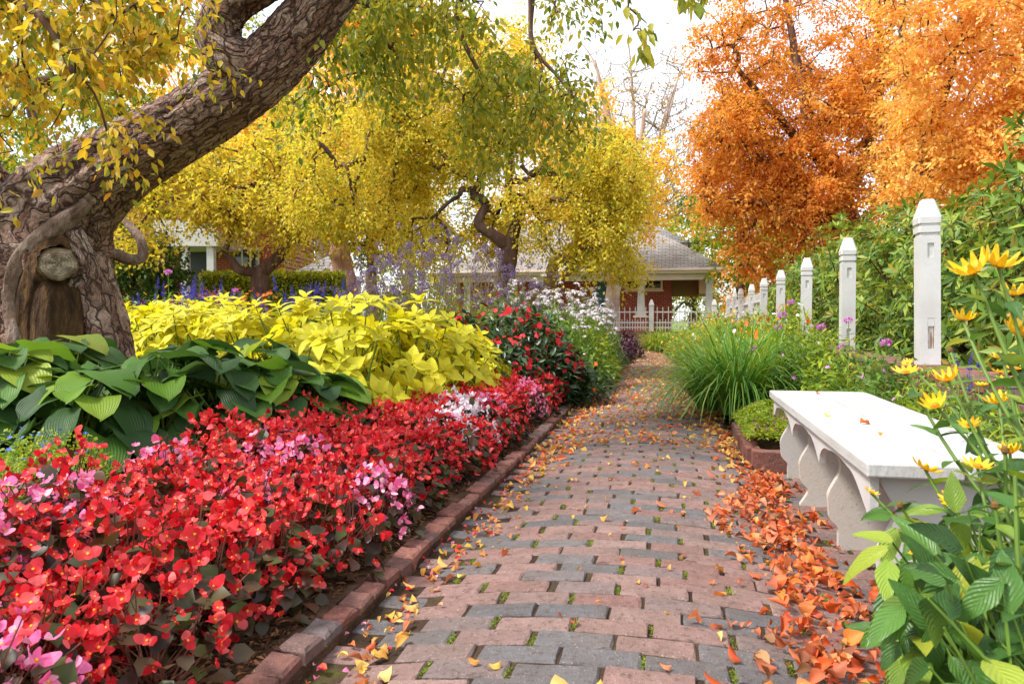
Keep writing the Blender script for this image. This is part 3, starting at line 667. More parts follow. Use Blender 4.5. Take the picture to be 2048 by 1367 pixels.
def bark_tube(ctrl, nlen, k, plate=.014, flute=.08, seed=1, cell=(.09, .24), flare=0.):
    s = spline(ctrl, nlen); pts = s[:, :3]; rad = s[:, 3]
    d = unit(np.gradient(pts, axis=0)); ref = np.array([cH[0], cH[1], 0]); a = unit(np.cross(d, ref)); b2 = np.cross(d, a)
    th = np.arange(k) * 2 * math.pi / k - math.pi / 2; L = np.concatenate([[0], np.cumsum(np.linalg.norm(np.diff(pts, axis=0), axis=1))])
    TH, LL = np.meshgrid(th, L); ct, st = np.cos(TH), np.sin(TH)
    q = np.stack([ct * 1.6, st * 1.6, LL * .55], -1)
    r = rad[:, None] * (1 + flute * 2.2 * (fbm(q, 1.3, seed, 3) - .5) * 1.6)
    warp = .5 * (fbm(np.stack([ct * 2, st * 2, LL * 3], -1), 1.5, seed + 5, 2) - .5)
    per = max(6, int(2 * math.pi * rad.mean() / cell[0])); f = cells((TH / (2 * math.pi)) * per + warp * 1.2 + LL * .6, LL / cell[1] + warp, per, seed)
    f2 = cells((TH / (2 * math.pi)) * per * 2 + warp * 2, LL / cell[1] * 2.3 + warp * 2, per * 2, seed + 3)
    pl = np.clip(f * 3.4, 0, 1) ** .8; pl2 = np.clip(f2 * 3, 0, 1)
    mask = np.clip((fbm(q, 2.2, seed + 9, 2) - .3) * 3, .25, 1)
    r = r + plate * (pl - .6) * mask + plate * .45 * (pl2 - .5) * mask + .012 * (fbm(np.stack([ct * 6, st * 6, LL * 4], -1), 2., seed + 2, 3) - .5)
    if flare: r = r * (1 + flare * np.exp(-LL / .35) * (.6 + .8 * (np.cos(TH * 5 + 1) * .5 + .5)))
    V = (pts[:, None] + r[..., None] * (ct[..., None] * a[:, None] + st[..., None] * b2[:, None])).reshape(-1, 3)
    i = np.arange(nlen - 1)[:, None] * k; j = np.arange(k)[None]; j2 = (j + 1) % k
    uv = np.stack([TH * rad.mean() + .001, LL], -1).reshape(-1, 2)
    return Geo().add(V, np.stack([i + j, i + k + j, i + k + j2, i + j2], -1).reshape(-1, 4), uv=uv)
b = NB('bark_old'); uvn = b.n('ShaderNodeUVMap', uv_map='UVMap').outputs[0]
n1 = b.noise(5, 6, rough=.7); n2 = b.noise(55, 5, rough=.7); n3 = b.noise(2.2, 3)
wob = b.n('ShaderNodeTexNoise', {'Vector': uvn, 'Scale': 7., 'Detail': 4.}).outputs[1]
wv = b.n('ShaderNodeMixRGB', {0: .16, 1: uvn, 2: wob}).outputs[0]
vor = b.n('ShaderNodeTexVoronoi', {'Vector': b.n('ShaderNodeMapping', {'Vector': wv, 'Scale': (24, 8.5, 1)}).outputs[0], 'Scale': 1.}, feature='DISTANCE_TO_EDGE').outputs['Distance']
vo2 = b.n('ShaderNodeTexVoronoi', {'Vector': b.n('ShaderNodeMapping', {'Vector': wv, 'Scale': (52, 26, 1)}).outputs[0], 'Scale': 1.}, feature='DISTANCE_TO_EDGE').outputs['Distance']
vc = b.n('ShaderNodeTexVoronoi', {'Vector': b.n('ShaderNodeMapping', {'Vector': wv, 'Scale': (24, 8.5, 1)}).outputs[0], 'Scale': 1.}).outputs['Color']
c = b.ramp(n1, [(.28, lin('#7a5648')), (.45, lin('#a07c6a')), (.6, lin('#ba9f8d')), (.78, lin('#d0c1b4'))])
c = b.mix(.45, c, b.ramp(b.n('ShaderNodeSeparateColor', {0: vc}).outputs[0], [(.1, lin('#6a4a40')), (.5, lin('#9a7868')), (.9, lin('#c4b2a4'))]))
c = b.mix(b.ramp(n2, [(.4, (0, 0, 0)), (.65, (.55, .55, .55))]), c, b.mix(1., c, (.4, .34, .32, 1), 'MULTIPLY'))
c = b.mix(b.ramp(n3, [(.52, (0, 0, 0)), (.66, (.5, .5, .5))]), c, lin('#a89f94'))
crack = b.ramp(vor, [(.01, (.1, .1, .1)), (.10, (1, 1, 1))]); crk2 = b.ramp(vo2, [(.01, (.5, .5, .5)), (.12, (1, 1, 1))])
c = b.mix(b.math('SUBTRACT', 1., b.math('MULTIPLY', crack, crk2)), c, lin('#46322a'))
M['bark_old'] = b.surf(c, .88, b.bump(b.math('ADD', b.math('ADD', b.math('MULTIPLY', crack, 1.2), b.math('MULTIPLY', crk2, .4)), b.math('MULTIPLY', b.math('ADD', n1, n2), .6)), .017), .2)
M['bark_smooth'] = bark('bark_smooth', '#4e3b30', '#80695a', '#a8978a', 13, .03, (1, 1, .45))
M['wood_dark'] = bark('heartwood_dark', '#241810', '#4f3822', '#80603c', 15, .05, (1, 1, .22))
b = NB('cut_wood'); uvn = b.n('ShaderNodeUVMap', uv_map='UVMap').outputs[0]; rad_ = b.n('ShaderNodeVectorMath', {0: uvn}, operation='LENGTH').outputs['Value']
n1 = b.noise(14, 5, rough=.7); n2 = b.noise(45, 4); ringv = b.math('SINE', b.math('ADD', b.math('MULTIPLY', rad_, 42.), b.math('MULTIPLY', n1, 9.)))
c = b.ramp(b.math('ADD', b.math('MULTIPLY', ringv, .06), n1), [(.25, lin('#6a5844')), (.5, lin('#a89680')), (.7, lin('#c6b8a6'))])
sepu = b.n('ShaderNodeSeparateXYZ', {0: uvn}); ang = b.math('ARCTAN2', sepu.outputs[1], sepu.outputs[0]); ck = b.math('ABSOLUTE', b.math('SINE', b.math('ADD', b.math('MULTIPLY', ang, 2.5), b.math('MULTIPLY', n1, 7.))))
c = b.mix(b.ramp(ck, [(.02, (.5, .5, .5)), (.07, (0, 0, 0))]), c, lin('#4a3a2c')); c = b.mix(b.ramp(rad_, [(.72, (0, 0, 0)), (.98, (.85, .85, .85))]), c, lin('#6e5a34'))
M['cut'] = b.surf(c, .9, b.bump(b.math('ADD', b.math('MULTIPLY', n1, 1.5), b.math('ADD', n2, ck)), .02), .1)
lt = thing('leaning_tree', 'gnarled old tree with thick leaning trunk and sawn limb stub, left foreground', 'tree', P(130, 860, 4.8))
LT0 = np.array(lt.location)
def rel(p): return np.asarray(p) - LT0
def ctl(rows, dd): return [tuple(rel(P(u, v, d_))) + (r * d_ / FPX,) for (u, v, r, d_) in rows]
tr = ctl([(150, 900, 150, 4.85), (140, 760, 122, 4.85), (128, 660, 112, 4.85), (105, 570, 108, 4.85), (95, 490, 112, 4.85), (125, 412, 100, 4.8), (198, 350, 80, 4.75), (292, 293, 66, 4.65), (395, 233, 62, 4.55), (495, 163, 60, 4.45), (578, 88, 57, 4.4), (648, 0, 54, 4.3), (700, -80, 54, 4.2), (760, -190, 46, 4.0), (830, -330, 34, 3.8)], 0)
obj('trunk', bark_tube(tr, 440, 176, .013, .09, 3, (.055, .16), .12), M['bark_old'], lt, smooth=True)
l2 = ctl([(520, 150, 44, 4.42), (466, 122, 48, 4.36), (437, 72, 42, 4.33), (462, 10, 40, 4.3), (550, -60, 44, 4.2), (600, -150, 38, 4.1), (560, -300, 28, 3.9)], 0)
obj('limb', bark_tube(l2, 150, 90, .010, .1, 8, (.04, .15)), M['bark_old'], lt, smooth=True)
l3 = ctl([(60, 500, 70, 4.95), (20, 430, 52, 4.9), (-50, 340, 42, 4.7), (-140, 200, 36, 4.4), (-220, 30, 30, 4.0), (-260, -160, 22, 3.6)], 0)
obj('limb', bark_tube(l3, 120, 80, .010, .1, 12, (.04, .15)), M['bark_old'], lt, smooth=True)
# stub, the rolled bark lips around it, hollow
l4 = ctl([(118, 560, 62, 4.75), (112, 540, 50, 4.55), (114, 530, 38, 4.47), (117, 527, 36, 4.42)], 0)
st = obj('limb_stub', bark_tube(l4, 60, 60, .008, .1, 21, (.05, .1)), M['wood_dark'], lt, smooth=True)
pc = np.asarray(l4[-1][:3]); fwd = unit(np.asarray(l4[-1][:3]) - np.asarray(l4[-2][:3])); e1 = unit(np.cross(fwd, [0, 0, 1])); e2 = np.cross(fwd, e1)
g = Geo(); th = np.arange(28) * 2 * math.pi / 28; V = [pc + fwd * .012]
for rr in (.4, .75, 1.): V += list(pc + fwd * (.006 if rr < 1 else -.014) + (e1 * np.cos(th)[:, None] + e2 * np.sin(th)[:, None]) * (rr * .112 * (.93 + .06 * np.sin(2 * th + 1) + .03 * np.sin(5 * th)))[:, None] + fwd * (.004 * rng.normal(size=28))[:, None])
t = [(0, 1 + i, 1 + (i + 1) % 28) for i in range(28)]; q = [(1 + r_ * 28 + i, 29 + r_ * 28 + i, 29 + r_ * 28 + (i + 1) % 28, 1 + r_ * 28 + (i + 1) % 28) for r_ in (0, 1) for i in range(28)]
uvc = np.vstack([[[1e-3, 0]]] + [np.stack([np.cos(th), np.sin(th)], -1) * rr for rr in (.4, .75, 1.)]); obj('cut_face', g.add(V, q, t, uv=uvc), M['cut'], st, smooth=True)
for rows, mt in (([(45, 790, 24, 4.52), (40, 690, 22, 4.52), (32, 610, 22, 4.55), (40, 540, 23, 4.53), (76, 488, 23, 4.53), (125, 448, 20, 4.54), (178, 405, 10, 4.58)], 'bark_smooth'),
                 ([(148, 462, 16, 4.56), (168, 520, 22, 4.59), (183, 590, 24, 4.62), (203, 670, 28, 4.62), (215, 770, 34, 4.6)], 'bark_old'),
                 ([(72, 760, 26, 4.56), (66, 640, 32, 4.56), (72, 570, 30, 4.53), (92, 506, 24, 4.52), (130, 488, 18, 4.54), (152, 540, 16, 4.56)], 'wood_dark'),
                 ([(115, 790, 60, 4.60), (122, 690, 54, 4.58), (120, 610, 50, 4.57), (118, 560, 46, 4.60)], 'wood_dark')):
    obj('bark_ridge', bark_tube(ctl(rows, 0), 110, 44, .006, .12, len(rows), (.05, .16)), M[mt], lt, smooth=True)
ca = np.linspace(0, 2 * math.pi, 15)[:-1] + .4
ring = [(115 + 47 * math.cos(a_) - (5 if math.cos(a_) < 0 else 0), 528 + 54 * math.sin(a_), 12 + 5 * math.sin(a_ * 2 + 1), 4.535 + .02 * math.cos(a_)) for a_ in ca]; ring.append(ring[0])
obj('bark_collar', bark_tube(ctl(ring, 0), 120, 36, .008, .3, 44, (.03, .08)), M['bark_old'], st, smooth=True)
l5 = ctl([(185, 500, 20, 4.9), (220, 505, 12, 5.0), (262, 518, 11, 5.1), (285, 512, 10, 5.15), (282, 480, 9, 5.2), (262, 455, 8, 5.3), (250, 440, 5, 5.35)], 0)
obj('crooked_branch', bark_tube(l5, 60, 24, .003, .12, 31, (.04, .08)), M['bark_smooth'], lt, smooth=True)

# ------------------------------------------------------------------ tree grower
def grow(name, label, base, skel, regions, leafm, barkm, twigm, tpl=T_DIA, leaf=.05, spread=.3, group=None, droop=.3, rtip=.006, seed=1, upward=False, curl=.13, lift=.16, root=None, gap=.38, gapf=1.1, sides=5, flat=.65, extra=None, smin=.7, hang=0.):
    """skel: list of polylines [(x,y,z,r)...] world; regions: (u0,u1,v0,v1,d0,d1,nclusters,leaves)"""
    global rng
    keep = rng; rng = np.random.default_rng(seed)
    t = root if root is not None else thing(name, label, 'tree', base, group); O = np.array(t.location)
    nodes = []; g = Geo()
    for pl in skel:
        s = spline(pl, max(12, len(pl) * 7)); jit = (np.stack([fbm(s[:, :3], 3., seed + k, 2) for k in range(3)], -1) - .5) * (s[:, 3:] * 1.2)
        s[:, :3] += jit; rr = s[:, 3] * (1 + .25 * (fbm(s[:, :3], 6., seed + 4, 2) - .5)); g.tube(s[:, :3] - O, rr, 10); nodes.append(s[:, :3])
    if skel: obj('trunk', g, M[barkm], t, smooth=True)
    N = np.concatenate(nodes); par = np.full(len(N), -1); C = []; NL = []
    for (u0, u1, v0, v1, d0, d1, nc, nl) in regions:
        got = 0; tries = 0
        while got < nc and tries < nc * 16:
            tries += 1; a = rng.uniform(-1, 1, 2); e = rng.uniform(-1, 1)
            p = P((u0 + u1) / 2 + a[0] * (u1 - u0) / 2, (v0 + v1) / 2 + a[1] * (v1 - v0) / 2, (d0 + d1) / 2 + e * (d1 - d0) / 2)
            if p[2] < .35: continue
            if (abs(a) ** 2.6).sum() + abs(e) ** 2.6 * .6 > .25 + 1.5 * vnoise(p, gapf * .8, seed + 8): continue
            if vnoise(p, gapf, seed + 3) < gap and rng.random() < .85: continue
            C.append(p); NL.append(nl); got += 1
    C = np.array(C); NL = np.array(NL); dist = np.min(np.linalg.norm(C[:, None, :] - N[None, ::3], axis=2), axis=1); order = np.argsort(dist)
    Nl = list(N); cnts = [0] * len(N); pr = [-1] * len(N); br = []
    NA = np.zeros((len(N) + 5 * len(C) + 5, 3)); NA[:len(N)] = N; nn = len(N)
    parr = -np.ones(len(NA), int); cnt = np.zeros(len(NA))
    for ci in order:
        c_ = C[ci]; d = NA[:nn] - c_; j = int(np.argmin((d * d).sum(1) + (30. * np.clip(d[:, 2] + .1, 0, None) if upward else 0.))); p0 = NA[j]; L = np.linalg.norm(c_ - p0)
        mid = (p0 + c_) / 2 + rng.normal(0, curl, 3) * L + np.array([0, 0, lift * L]); ids = [j]
        for f in (.25, .5, .75, 1.):
            q = (1 - f) ** 2 * p0 + 2 * f * (1 - f) * mid + f * f * c_; NA[nn] = q; parr[nn] = ids[-1]; ids.append(nn); nn += 1
        br.append(ids); k = ids[-1]
        while k >= 0: cnt[k] += 1; k = parr[k]
    g = Geo()
    for ids in br:
        r = rtip * np.maximum(cnt[ids], 1) ** .45; r[0] = min(r[0], r[1] * 1.25); g.tube(NA[ids] - O, r, sides, cap=False)
    obj('branches', g, M[twigm], t, 'stuff', smooth=True)
    # leaves
    gl = Geo(); Pp = []; Dd = []
    for ids, ci in zip(br, order):
        n = int(NL[ci] * rng.uniform(.6, 1.4)); c_ = NA[ids[-1]]; p1 = NA[ids[-3]]
        m = 6; td = unit(rng.normal(0, 1, (m, 3)) * [1, 1, flat] + (c_ - p1) / (np.linalg.norm(c_ - p1) + 1e-6) * .35 + [0, 0, -droop * .7]); tl = spread * rng.uniform(1.0, 2.4, m); k_ = rng.integers(0, m, n); f = rng.uniform(.05, 1, n)
        q = c_ + td[k_] * (tl[k_] * f)[:, None] + rng.normal(0, .17 * spread, (n, 3)); q[:, 2] -= (f ** 2) * spread * droop * .8
        on = rng.random(n) < .22; q[on] = p1 + (c_ - p1) * rng.random((on.sum(), 1)) + rng.normal(0, .3 * spread, (on.sum(), 3))
        if hang: q[:, 2] -= np.abs(rng.normal(0, hang, n))
        Pp.append(q); Dd.append(unit(td[k_] * .8 + rng.normal(0, .55, (n, 3)) + [0, 0, -droop * 1.2]))
    Pp = np.concatenate(Pp) - O; Dd = np.concatenate(Dd); nrm = unit(rng.normal(0, .55, Dd.shape) + [0, 0, 1])
    S = leaf * rng.uniform(smin, 1.3, len(Pp))
    k_in = 0
    if extra:     # the largest looking leaves stay single objects
        me = [tp.mesh('leaf', M[leafm], True) for tp in extra[1]]; Wp = Pp + O; dep = (Wp - CAM) @ cF; uu = (Wp - CAM) @ cR / dep * FPX + 1024; vv = 683.5 - (Wp - CAM) @ cU / dep * FPX
        ok = (uu > 0) & (uu < 2048) & (vv > 0) & (vv < 1367); key = np.where(ok, S / dep, 0); big = np.argsort(-key)[:extra[0]]
        Fm = frames(Dd[big], nrm[big], S[big])
        from mathutils import Matrix
        for m_, p_, k in zip(Fm, Pp[big], range(len(big))):
            o = put('leaf', me[k % len(me)], t); mm = np.eye(4); mm[:3, :3] = m_; mm[:3, 3] = p_; o.matrix_local = Matrix(mm.tolist())
        keepm = np.ones(len(Pp), bool); keepm[big] = False; Pp, Dd, nrm, S = Pp[keepm], Dd[keepm], nrm[keepm], S[keepm]
    gl.scatter(tpl, frames(Dd, nrm, S), Pp); obj('crown', gl, M[leafm], t, 'stuff')
    rng = keep; return t

M['lf_crab'] = leaf_mat('crab_leaves', ['#5c7226', '#8a9a32', '#c2b63a', '#e2c63e', '#d6ca48', '#ead652', '#90a238', '#d6a640', '#748a2e'], .52, .5, 1.3, .45)
M['lf_crabnear'] = leaf_mat('near_leaves', ['#4f6a24', '#7a882a', '#c4aa30', '#e0bc38', '#d8c038', '#6c8028', '#dc9a38', '#5c7426'], .48, .42, .9, .35)
M['lf_olive'] = leaf_mat('olive_leaves', ['#4c6a1f', '#6f832a', '#989c34', '#b8ac3c', '#7c8c2c', '#d0b83e'], .5, .42, .7, .3)
M['lf_yellow'] = leaf_mat('yellow_leaves', ['#e2b03a', '#eecb46', '#f4d85c', '#e8c044', '#e2a242', '#d2c248'], .5, .5, .18, .45)
M['lf_orange'] = leaf_mat('orange_leaves', ['#94803a', '#b28e3c', '#d27c38', '#ca943c', '#dea444', '#e6ae4e', '#da8c3e', '#eec25e', '#d26c32', '#f4d880'], .52, .5, .38, .5)
M['lf_gold'] = leaf_mat('gold_leaves', ['#deac4c', '#eec45e', '#f4d47a', '#e6a650', '#de8c46', '#f6dc8a'], .45, .5, .4, .4)
M['lf_green'] = leaf_mat('green_yellow_leaves', ['#4d6a1c', '#6f8a22', '#9aa526', '#c5b828', '#5b7a20'], .4, .5, .3, .4)
M['lf_dark'] = leaf_mat('dark_green_leaves', ['#1f3316', '#2f4a1c', '#43602a', '#54702a', '#7a7a2a'], .3, .4, .5, .4)
M['lf_rust'] = leaf_mat('rust_sparse_leaves', ['#b08a4a', '#c2a05a', '#a0703c', '#c9b060'], .4, .6, .3, .3)

def skw(rows): return [tuple(P(u, v, d_)) + (r,) for (u, v, d_, r) in rows]
OV = leaf_tpl(3, 1, .28, .42, .12, .3)
OVb = leaf_tpl(3, 1, .24, .4, -.1, .2)
# sprays of the leaning tree
grow('', '', None, [skw([(-260, -160, 3.6, .05), (-120, -90, 3.2, .045), (0, -20, 3.0, .03), (90, 40, 2.9, .018), (150, 150, 2.9, .012)]), skw([(-140, 200, 4.4, .05), (-40, 190, 3.9, .04), (60, 175, 3.7, .03), (160, 150, 3.6, .018)]), skw([(560, -300, 3.9, .06), (420, -200, 3.6, .05), (300, -120, 3.4, .035), (220, -30, 3.2, .02)])],
     [(-120, 380, -160, 330, 2.6, 3.9, 95, 30), (-60, 300, -100, 200, 2.6, 3.6, 55, 30), (-150, 120, 150, 420, 2.9, 3.9, 26, 20), (200, 420, -120, 160, 2.9, 3.8, 30, 18)],
     'lf_crabnear', 'bark', 'twig', OV, .045, .095, root=lt, seed=5, rtip=.0022, droop=.6, gap=.3, gapf=2., extra=(170, [OV, OVb]))
grow('', '', None, [skw([(830, -330, 3.8, .08), (800, -200, 4.4, .06), (760, -90, 4.9, .05), (730, 0, 5.2, .035), (770, 80, 5.4, .022), (800, 110, 5.5, .014)]), skw([(830, -330, 3.8, .08), (900, -200, 4.8, .05), (930, -60, 5.2, .035), (915, 40, 5.4, .024), (960, 150, 5.5, .014)]), skw([(900, -200, 4.8, .05), (1010, -150, 5.2, .04), (1062, -20, 5.4, .026), (1066, 90, 5.5, .018), (1120, 160, 5.5, .012), (1160, 210, 5.5, .008)])],
     [(600, 830, -150, 110, 4.4, 5.8, 70, 30), (700, 1000, -120, 120, 4.8, 6., 70, 30), (880, 1180, 60, 330, 5., 6., 95, 30), (700, 900, 60, 200, 5., 6., 34, 26), (1080, 1230, -140, 60, 4.8, 5.8, 26, 22), (560, 700, 120, 250, 5., 5.8, 14, 22)],
     'lf_olive', 'bark', 'twig', OV, .055, .12, root=lt, seed=6, rtip=.0025, droop=.6, gap=.3, gapf=1.6, hang=.06)
grow('', '', None, [skw([(1062, -300, 3.2, .03), (1200, -200, 3.0, .02), (1262, -60, 2.9, .01)])], [(1240, 1310, -60, 140, 2.8, 3., 8, 5), (1340, 1420, -60, 30, 2.9, 3.2, 5, 7)], 'lf_olive', 'bark', 'twig', OV, .06, .03, root=lt, seed=9, rtip=.0015, droop=.9, gap=0)
# crab apple in the middle with twisted limbs
b0 = P(1015, 610, 11.); b0[2] = .1
grow('crabapple_tree', 'yellow green crab apple with twisted bare limbs in the middle', b0,
     [[tuple(b0) + (.17,)] + skw([(1012, 540, 11., .14), (1020, 490, 11, .12)]), skw([(1020, 492, 11, .11), (985, 468, 10.9, .085), (958, 445, 10.8, .07), (968, 412, 10.8, .065), (962, 398, 10.8, .06), (945, 392, 10.8, .055), (948, 380, 10.8, .05), (925, 378, 10.7, .045), (918, 392, 10.7, .03)]), skw([(1020, 490, 11, .1), (1042, 440, 11, .085), (1045, 420, 11, .07), (1028, 395, 11.1, .06), (1018, 365, 11.1, .055), (1022, 325, 11.1, .05), (1015, 300, 11.1, .045), (1040, 285, 11.2, .03)]), skw([(1022, 360, 11.1, .05), (1045, 362, 11., .045), (1058, 352, 11., .035), (1040, 330, 11., .03)]), skw([(952, 382, 10.8, .05), (968, 345, 10.8, .045), (1000, 330, 10.9, .04), (985, 305, 10.9, .035), (960, 302, 10.9, .03), (925, 310, 10.9, .025)]), skw([(948, 350, 10.8, .04), (910, 342, 10.7, .04), (885, 305, 10.7, .035), (862, 290, 10.7, .03), (840, 250, 10.6, .025), (780, 230, 10.5, .02)])],
     [(580, 860, 160, 450, 10., 12.4, 165, 100), (680, 1120, 50, 340, 10.2, 12.5, 230, 100), (1000, 1300, 250, 470, 10., 12., 150, 100), (1050, 1270, 330, 540, 10.2, 12., 80, 90), (560, 800, 330, 460, 10.5, 12.5, 60, 70), (760, 900, 430, 530, 10.5, 12, 26, 60), (820, 1000, 180, 330, 11.2, 12.5, 70, 70), (860, 1060, 380, 520, 11.8, 13, 60, 60)],
     'lf_crab', 'bark', 'twig', T_DIA, .056, .2, seed=21, rtip=.0065, gap=.47, gapf=1.2, hang=.08)
b0 = P(1085, 600, 12.); b0[2] = .1
grow('crabapple_tree', 'low spreading crab apple branch tree in front of the porch roof', b0,
     [[tuple(b0) + (.13,)] + skw([(1100, 545, 12, .1), (1135, 520, 12, .085), (1150, 505, 12, .08), (1175, 495, 12, .07), (1192, 498, 12, .05)]), skw([(1135, 520, 12, .07), (1145, 490, 12, .06), (1165, 487, 12, .05), (1190, 485, 12.1, .04), (1180, 460, 12.1, .03)]), skw([(1120, 560, 12, .06), (1155, 522, 11.9, .06), (1185, 510, 11.9, .05), (1192, 480, 11.9, .035), (1180, 455, 11.9, .025)])],
     [(1140, 1290, 420, 545, 11.2, 12.6, 60, 60), (1190, 1290, 500, 560, 11.4, 12.4, 24, 40), (1080, 1180, 440, 520, 11.5, 12.5, 14, 40)], 'lf_crab', 'bark_pink', 'twig', T_DIA, .06, .15, seed=22, rtip=.004, gap=.34, gapf=1.5, hang=.08)
# crab apple on the left
b0 = P(517, 590, 13.); b0[2] = .2
grow('crabapple_tree', 'small crab apple with forked low trunk behind the blue salvia', b0,
     [[tuple(b0) + (.22,)] + skw([(517, 560, 13, .17), (530, 535, 13, .13), (555, 515, 13, .1), (575, 490, 13, .07), (570, 460, 13, .05)]), skw([(518, 550, 13, .1), (500, 543, 12.9, .09), (475, 540, 12.8, .08), (462, 520, 12.7, .06), (440, 500, 12.6, .04)]), skw([(470, 425, 12.4, .04), (420, 408, 12.2, .04), (370, 395, 12.2, .035), (300, 405, 12, .03)]), skw([(450, 500, 12.4, .05), (478, 420, 12.3, .045), (490, 385, 12.3, .035), (420, 365, 12.2, .03), (300, 365, 12, .025)])],
     [(200, 570, 280, 450, 11.4, 13.6, 160, 70), (440, 720, 320, 500, 12., 14., 120, 70), (215, 350, 420, 520, 11.5, 13., 22, 50), (300, 620, 250, 380, 12.5, 14.5, 80, 55)],
     'lf_crab', 'bark', 'twig', T_DIA, .075, .26, seed=23, rtip=.0075, gap=.48, gapf=1.2, hang=.1)
b0 = P(690, 590, 15.5); b0[2] = .2
grow('pink_barked_tree', 'tree with shaggy pinkish bark trunk beside the grey shed roof', b0,
     [[tuple(b0) + (.26,)] + skw([(690, 545, 15.5, .22), (680, 500, 15.5, .2), (672, 455, 15.5, .18), (660, 420, 15.5, .13), (640, 350, 15.5, .1), (610, 280, 15.6, .06)]), skw([(672, 450, 15.5, .12), (720, 380, 15.5, .09), (760, 300, 15.5, .06)])],
     [(540, 880, 200, 440, 14.5, 17., 150, 70), (720, 900, 400, 540, 15, 17, 50, 60), (520, 700, 180, 340, 15, 17, 60, 55), (740, 900, 380, 500, 14.5, 16.5, 34, 50)], 'lf_crab', 'bark_pink', 'twig', T_DIA, .085, .24, seed=24, rtip=.006, gap=.4, gapf=.9)
b0 = P(745, 590, 21.); b0[2] = .0
grow('evergreen_tree', 'dark green evergreen showing through the yellow leaves at center left', b0, [[tuple(b0) + (.2,), tuple(P(745, 480, 21.)) + (.14,), tuple(P(745, 340, 21.)) + (.04,)]], [(690, 800, 330, 560, 20, 22, 60, 80)], 'lf_dark', 'bark', 'twig', T_NARROW, .12, .22, seed=25, gap=.1)
# tall pale limbed yellow tree
b0 = P(640, 600, 24.); b0[2] = .0
grow('yellow_tree', 'tall golden yellow tree with pale bare limbs, back left of center', b0,
     [[tuple(b0) + (.35,)] + skw([(650, 480, 24, .3), (640, 330, 24, .25), (636, 230, 24, .2), (600, 120, 24, .12), (580, -40, 24, .05)]), skw([(640, 330, 24, .18), (685, 260, 24, .14), (640, 205, 24, .1), (560, 170, 23.5, .06)]), skw([(680, 262, 24, .12), (700, 180, 24, .1), (690, 80, 24, .06), (705, -30, 24, .03)]), skw([(650, 400, 24, .15), (600, 300, 24, .11), (550, 230, 24, .07), (500, 190, 24, .04)])],
     [(460, 800, 40, 400, 22, 27, 260, 86), (540, 720, -60, 160, 22, 26, 60, 60), (300, 640, 160, 420, 22, 26, 160, 80), (760, 1120, 30, 300, 24, 28, 180, 84), (640, 900, -40, 180, 23, 27, 90, 80), (260, 480, 60, 300, 23, 27, 80, 70)], 'lf_yellow', 'bark_pale', 'twig_pale', T_DIA, .14, .34, seed=31, rtip=.011, gap=.44, gapf=.6)
b0 = P(1225, 600, 28.); b0[2] = 0
grow('yellow_tree', 'pale yellow tree behind the house roof with grey branches', b0,
     [[tuple(b0) + (.3,)] + skw([(1230, 450, 28, .24), (1225, 330, 28, .18), (1210, 220, 28, .1), (1190, 120, 28, .05)]), skw([(1230, 440, 28, .16), (1270, 330, 28, .12), (1290, 220, 28, .07)])],
     [(1080, 1360, 260, 480, 26, 31, 130, 60), (1040, 1240, 160, 340, 26, 30, 60, 48)], 'lf_yellow', 'bark_pale', 'twig_pale', T_DIA, .15, .4, seed=32, rtip=.011, gap=.42, gapf=.5)
b0 = P(1275, 600, 36.); b0[2] = 0
grow('bare_tree', 'tall nearly leafless grey twigged tree against the white sky', b0,
     [[tuple(b0) + (.4,)] + skw([(1280, 430, 36, .2), (1270, 300, 36, .12), (1265, 180, 36, .06), (1255, 60, 36, .02)])] + [skw([(1278, 430 - 14 * k, 36, .09), (1278 + s * (26 + 6 * k), 340 - 20 * k, 36, .06), (1278 + s * (48 + 8 * k), 240 - 22 * k, 36, .04), (1278 + s * (70 + 9 * k), 165 - 16 * k, 36, .015)]) for k, s in ((0, 1), (1, -1), (2, 1), (3, -1), (4, 1), (5, -1))],
     [(1140, 1390, 50, 440, 34, 38, 480, 5), (1160, 1390, 160, 440, 34, 38, 160, 26)], 'lf_rust', 'bark_pale', 'twig_pale', T_DIA, .12, .3, seed=33, upward=True, curl=.03, lift=-.08, rtip=.014, gap=.2, gapf=.4, sides=4)
# orange maple on the right, gold tree in front of it
b0 = P(1700, 640, 19.); b0[2] = .3
grow('orange_maple', 'large orange maple filling the sky on the right behind the hedge', b0,
     [[tuple(b0) + (.4,)] + skw([(1690, 500, 19, .34), (1680, 400, 19, .28), (1640, 300, 19, .2), (1600, 150, 19, .12), (1560, -60, 19, .05)]), skw([(1682, 430, 19, .2), (1590, 360, 18.5, .13), (1500, 300, 18, .09), (1430, 240, 18, .05)]), skw([(1680, 400, 19, .2), (1740, 280, 19, .15), (1760, 100, 19, .1), (1750, -100, 19, .04)]), skw([(1685, 460, 19, .16), (1600, 420, 18, .1), (1480, 400, 17.5, .07), (1400, 390, 17.5, .04)]), skw([(1660, 340, 19, .14), (1560, 240, 18.5, .1), (1470, 130, 18, .06)])],
     [(1390, 1720, 110, 460, 16.5, 21, 240, 98), (1420, 1850, -240, 270, 17, 22, 330, 94), (1520, 1950, 180, 520, 17, 22, 230, 94), (1370, 1560, 190, 430, 16.5, 19.5, 110, 100), (1450, 1700, 380, 570, 17, 20, 120, 74), (1400, 1480, 380, 440, 17, 19, 20, 60), (1385, 1480, 30, 170, 17, 19, 34, 50), (1660, 1900, -100, 420, 17, 21, 130, 80), (1385, 1450, 300, 430, 16.5, 18.5, 20, 60)], 'lf_orange', 'bark', 'twig', T_DIA, .092, .3, seed=41, rtip=.0095, gap=.5, gapf=.85, flat=.4)
b0 = P(1880, 640, 13.); b0[2] = .5
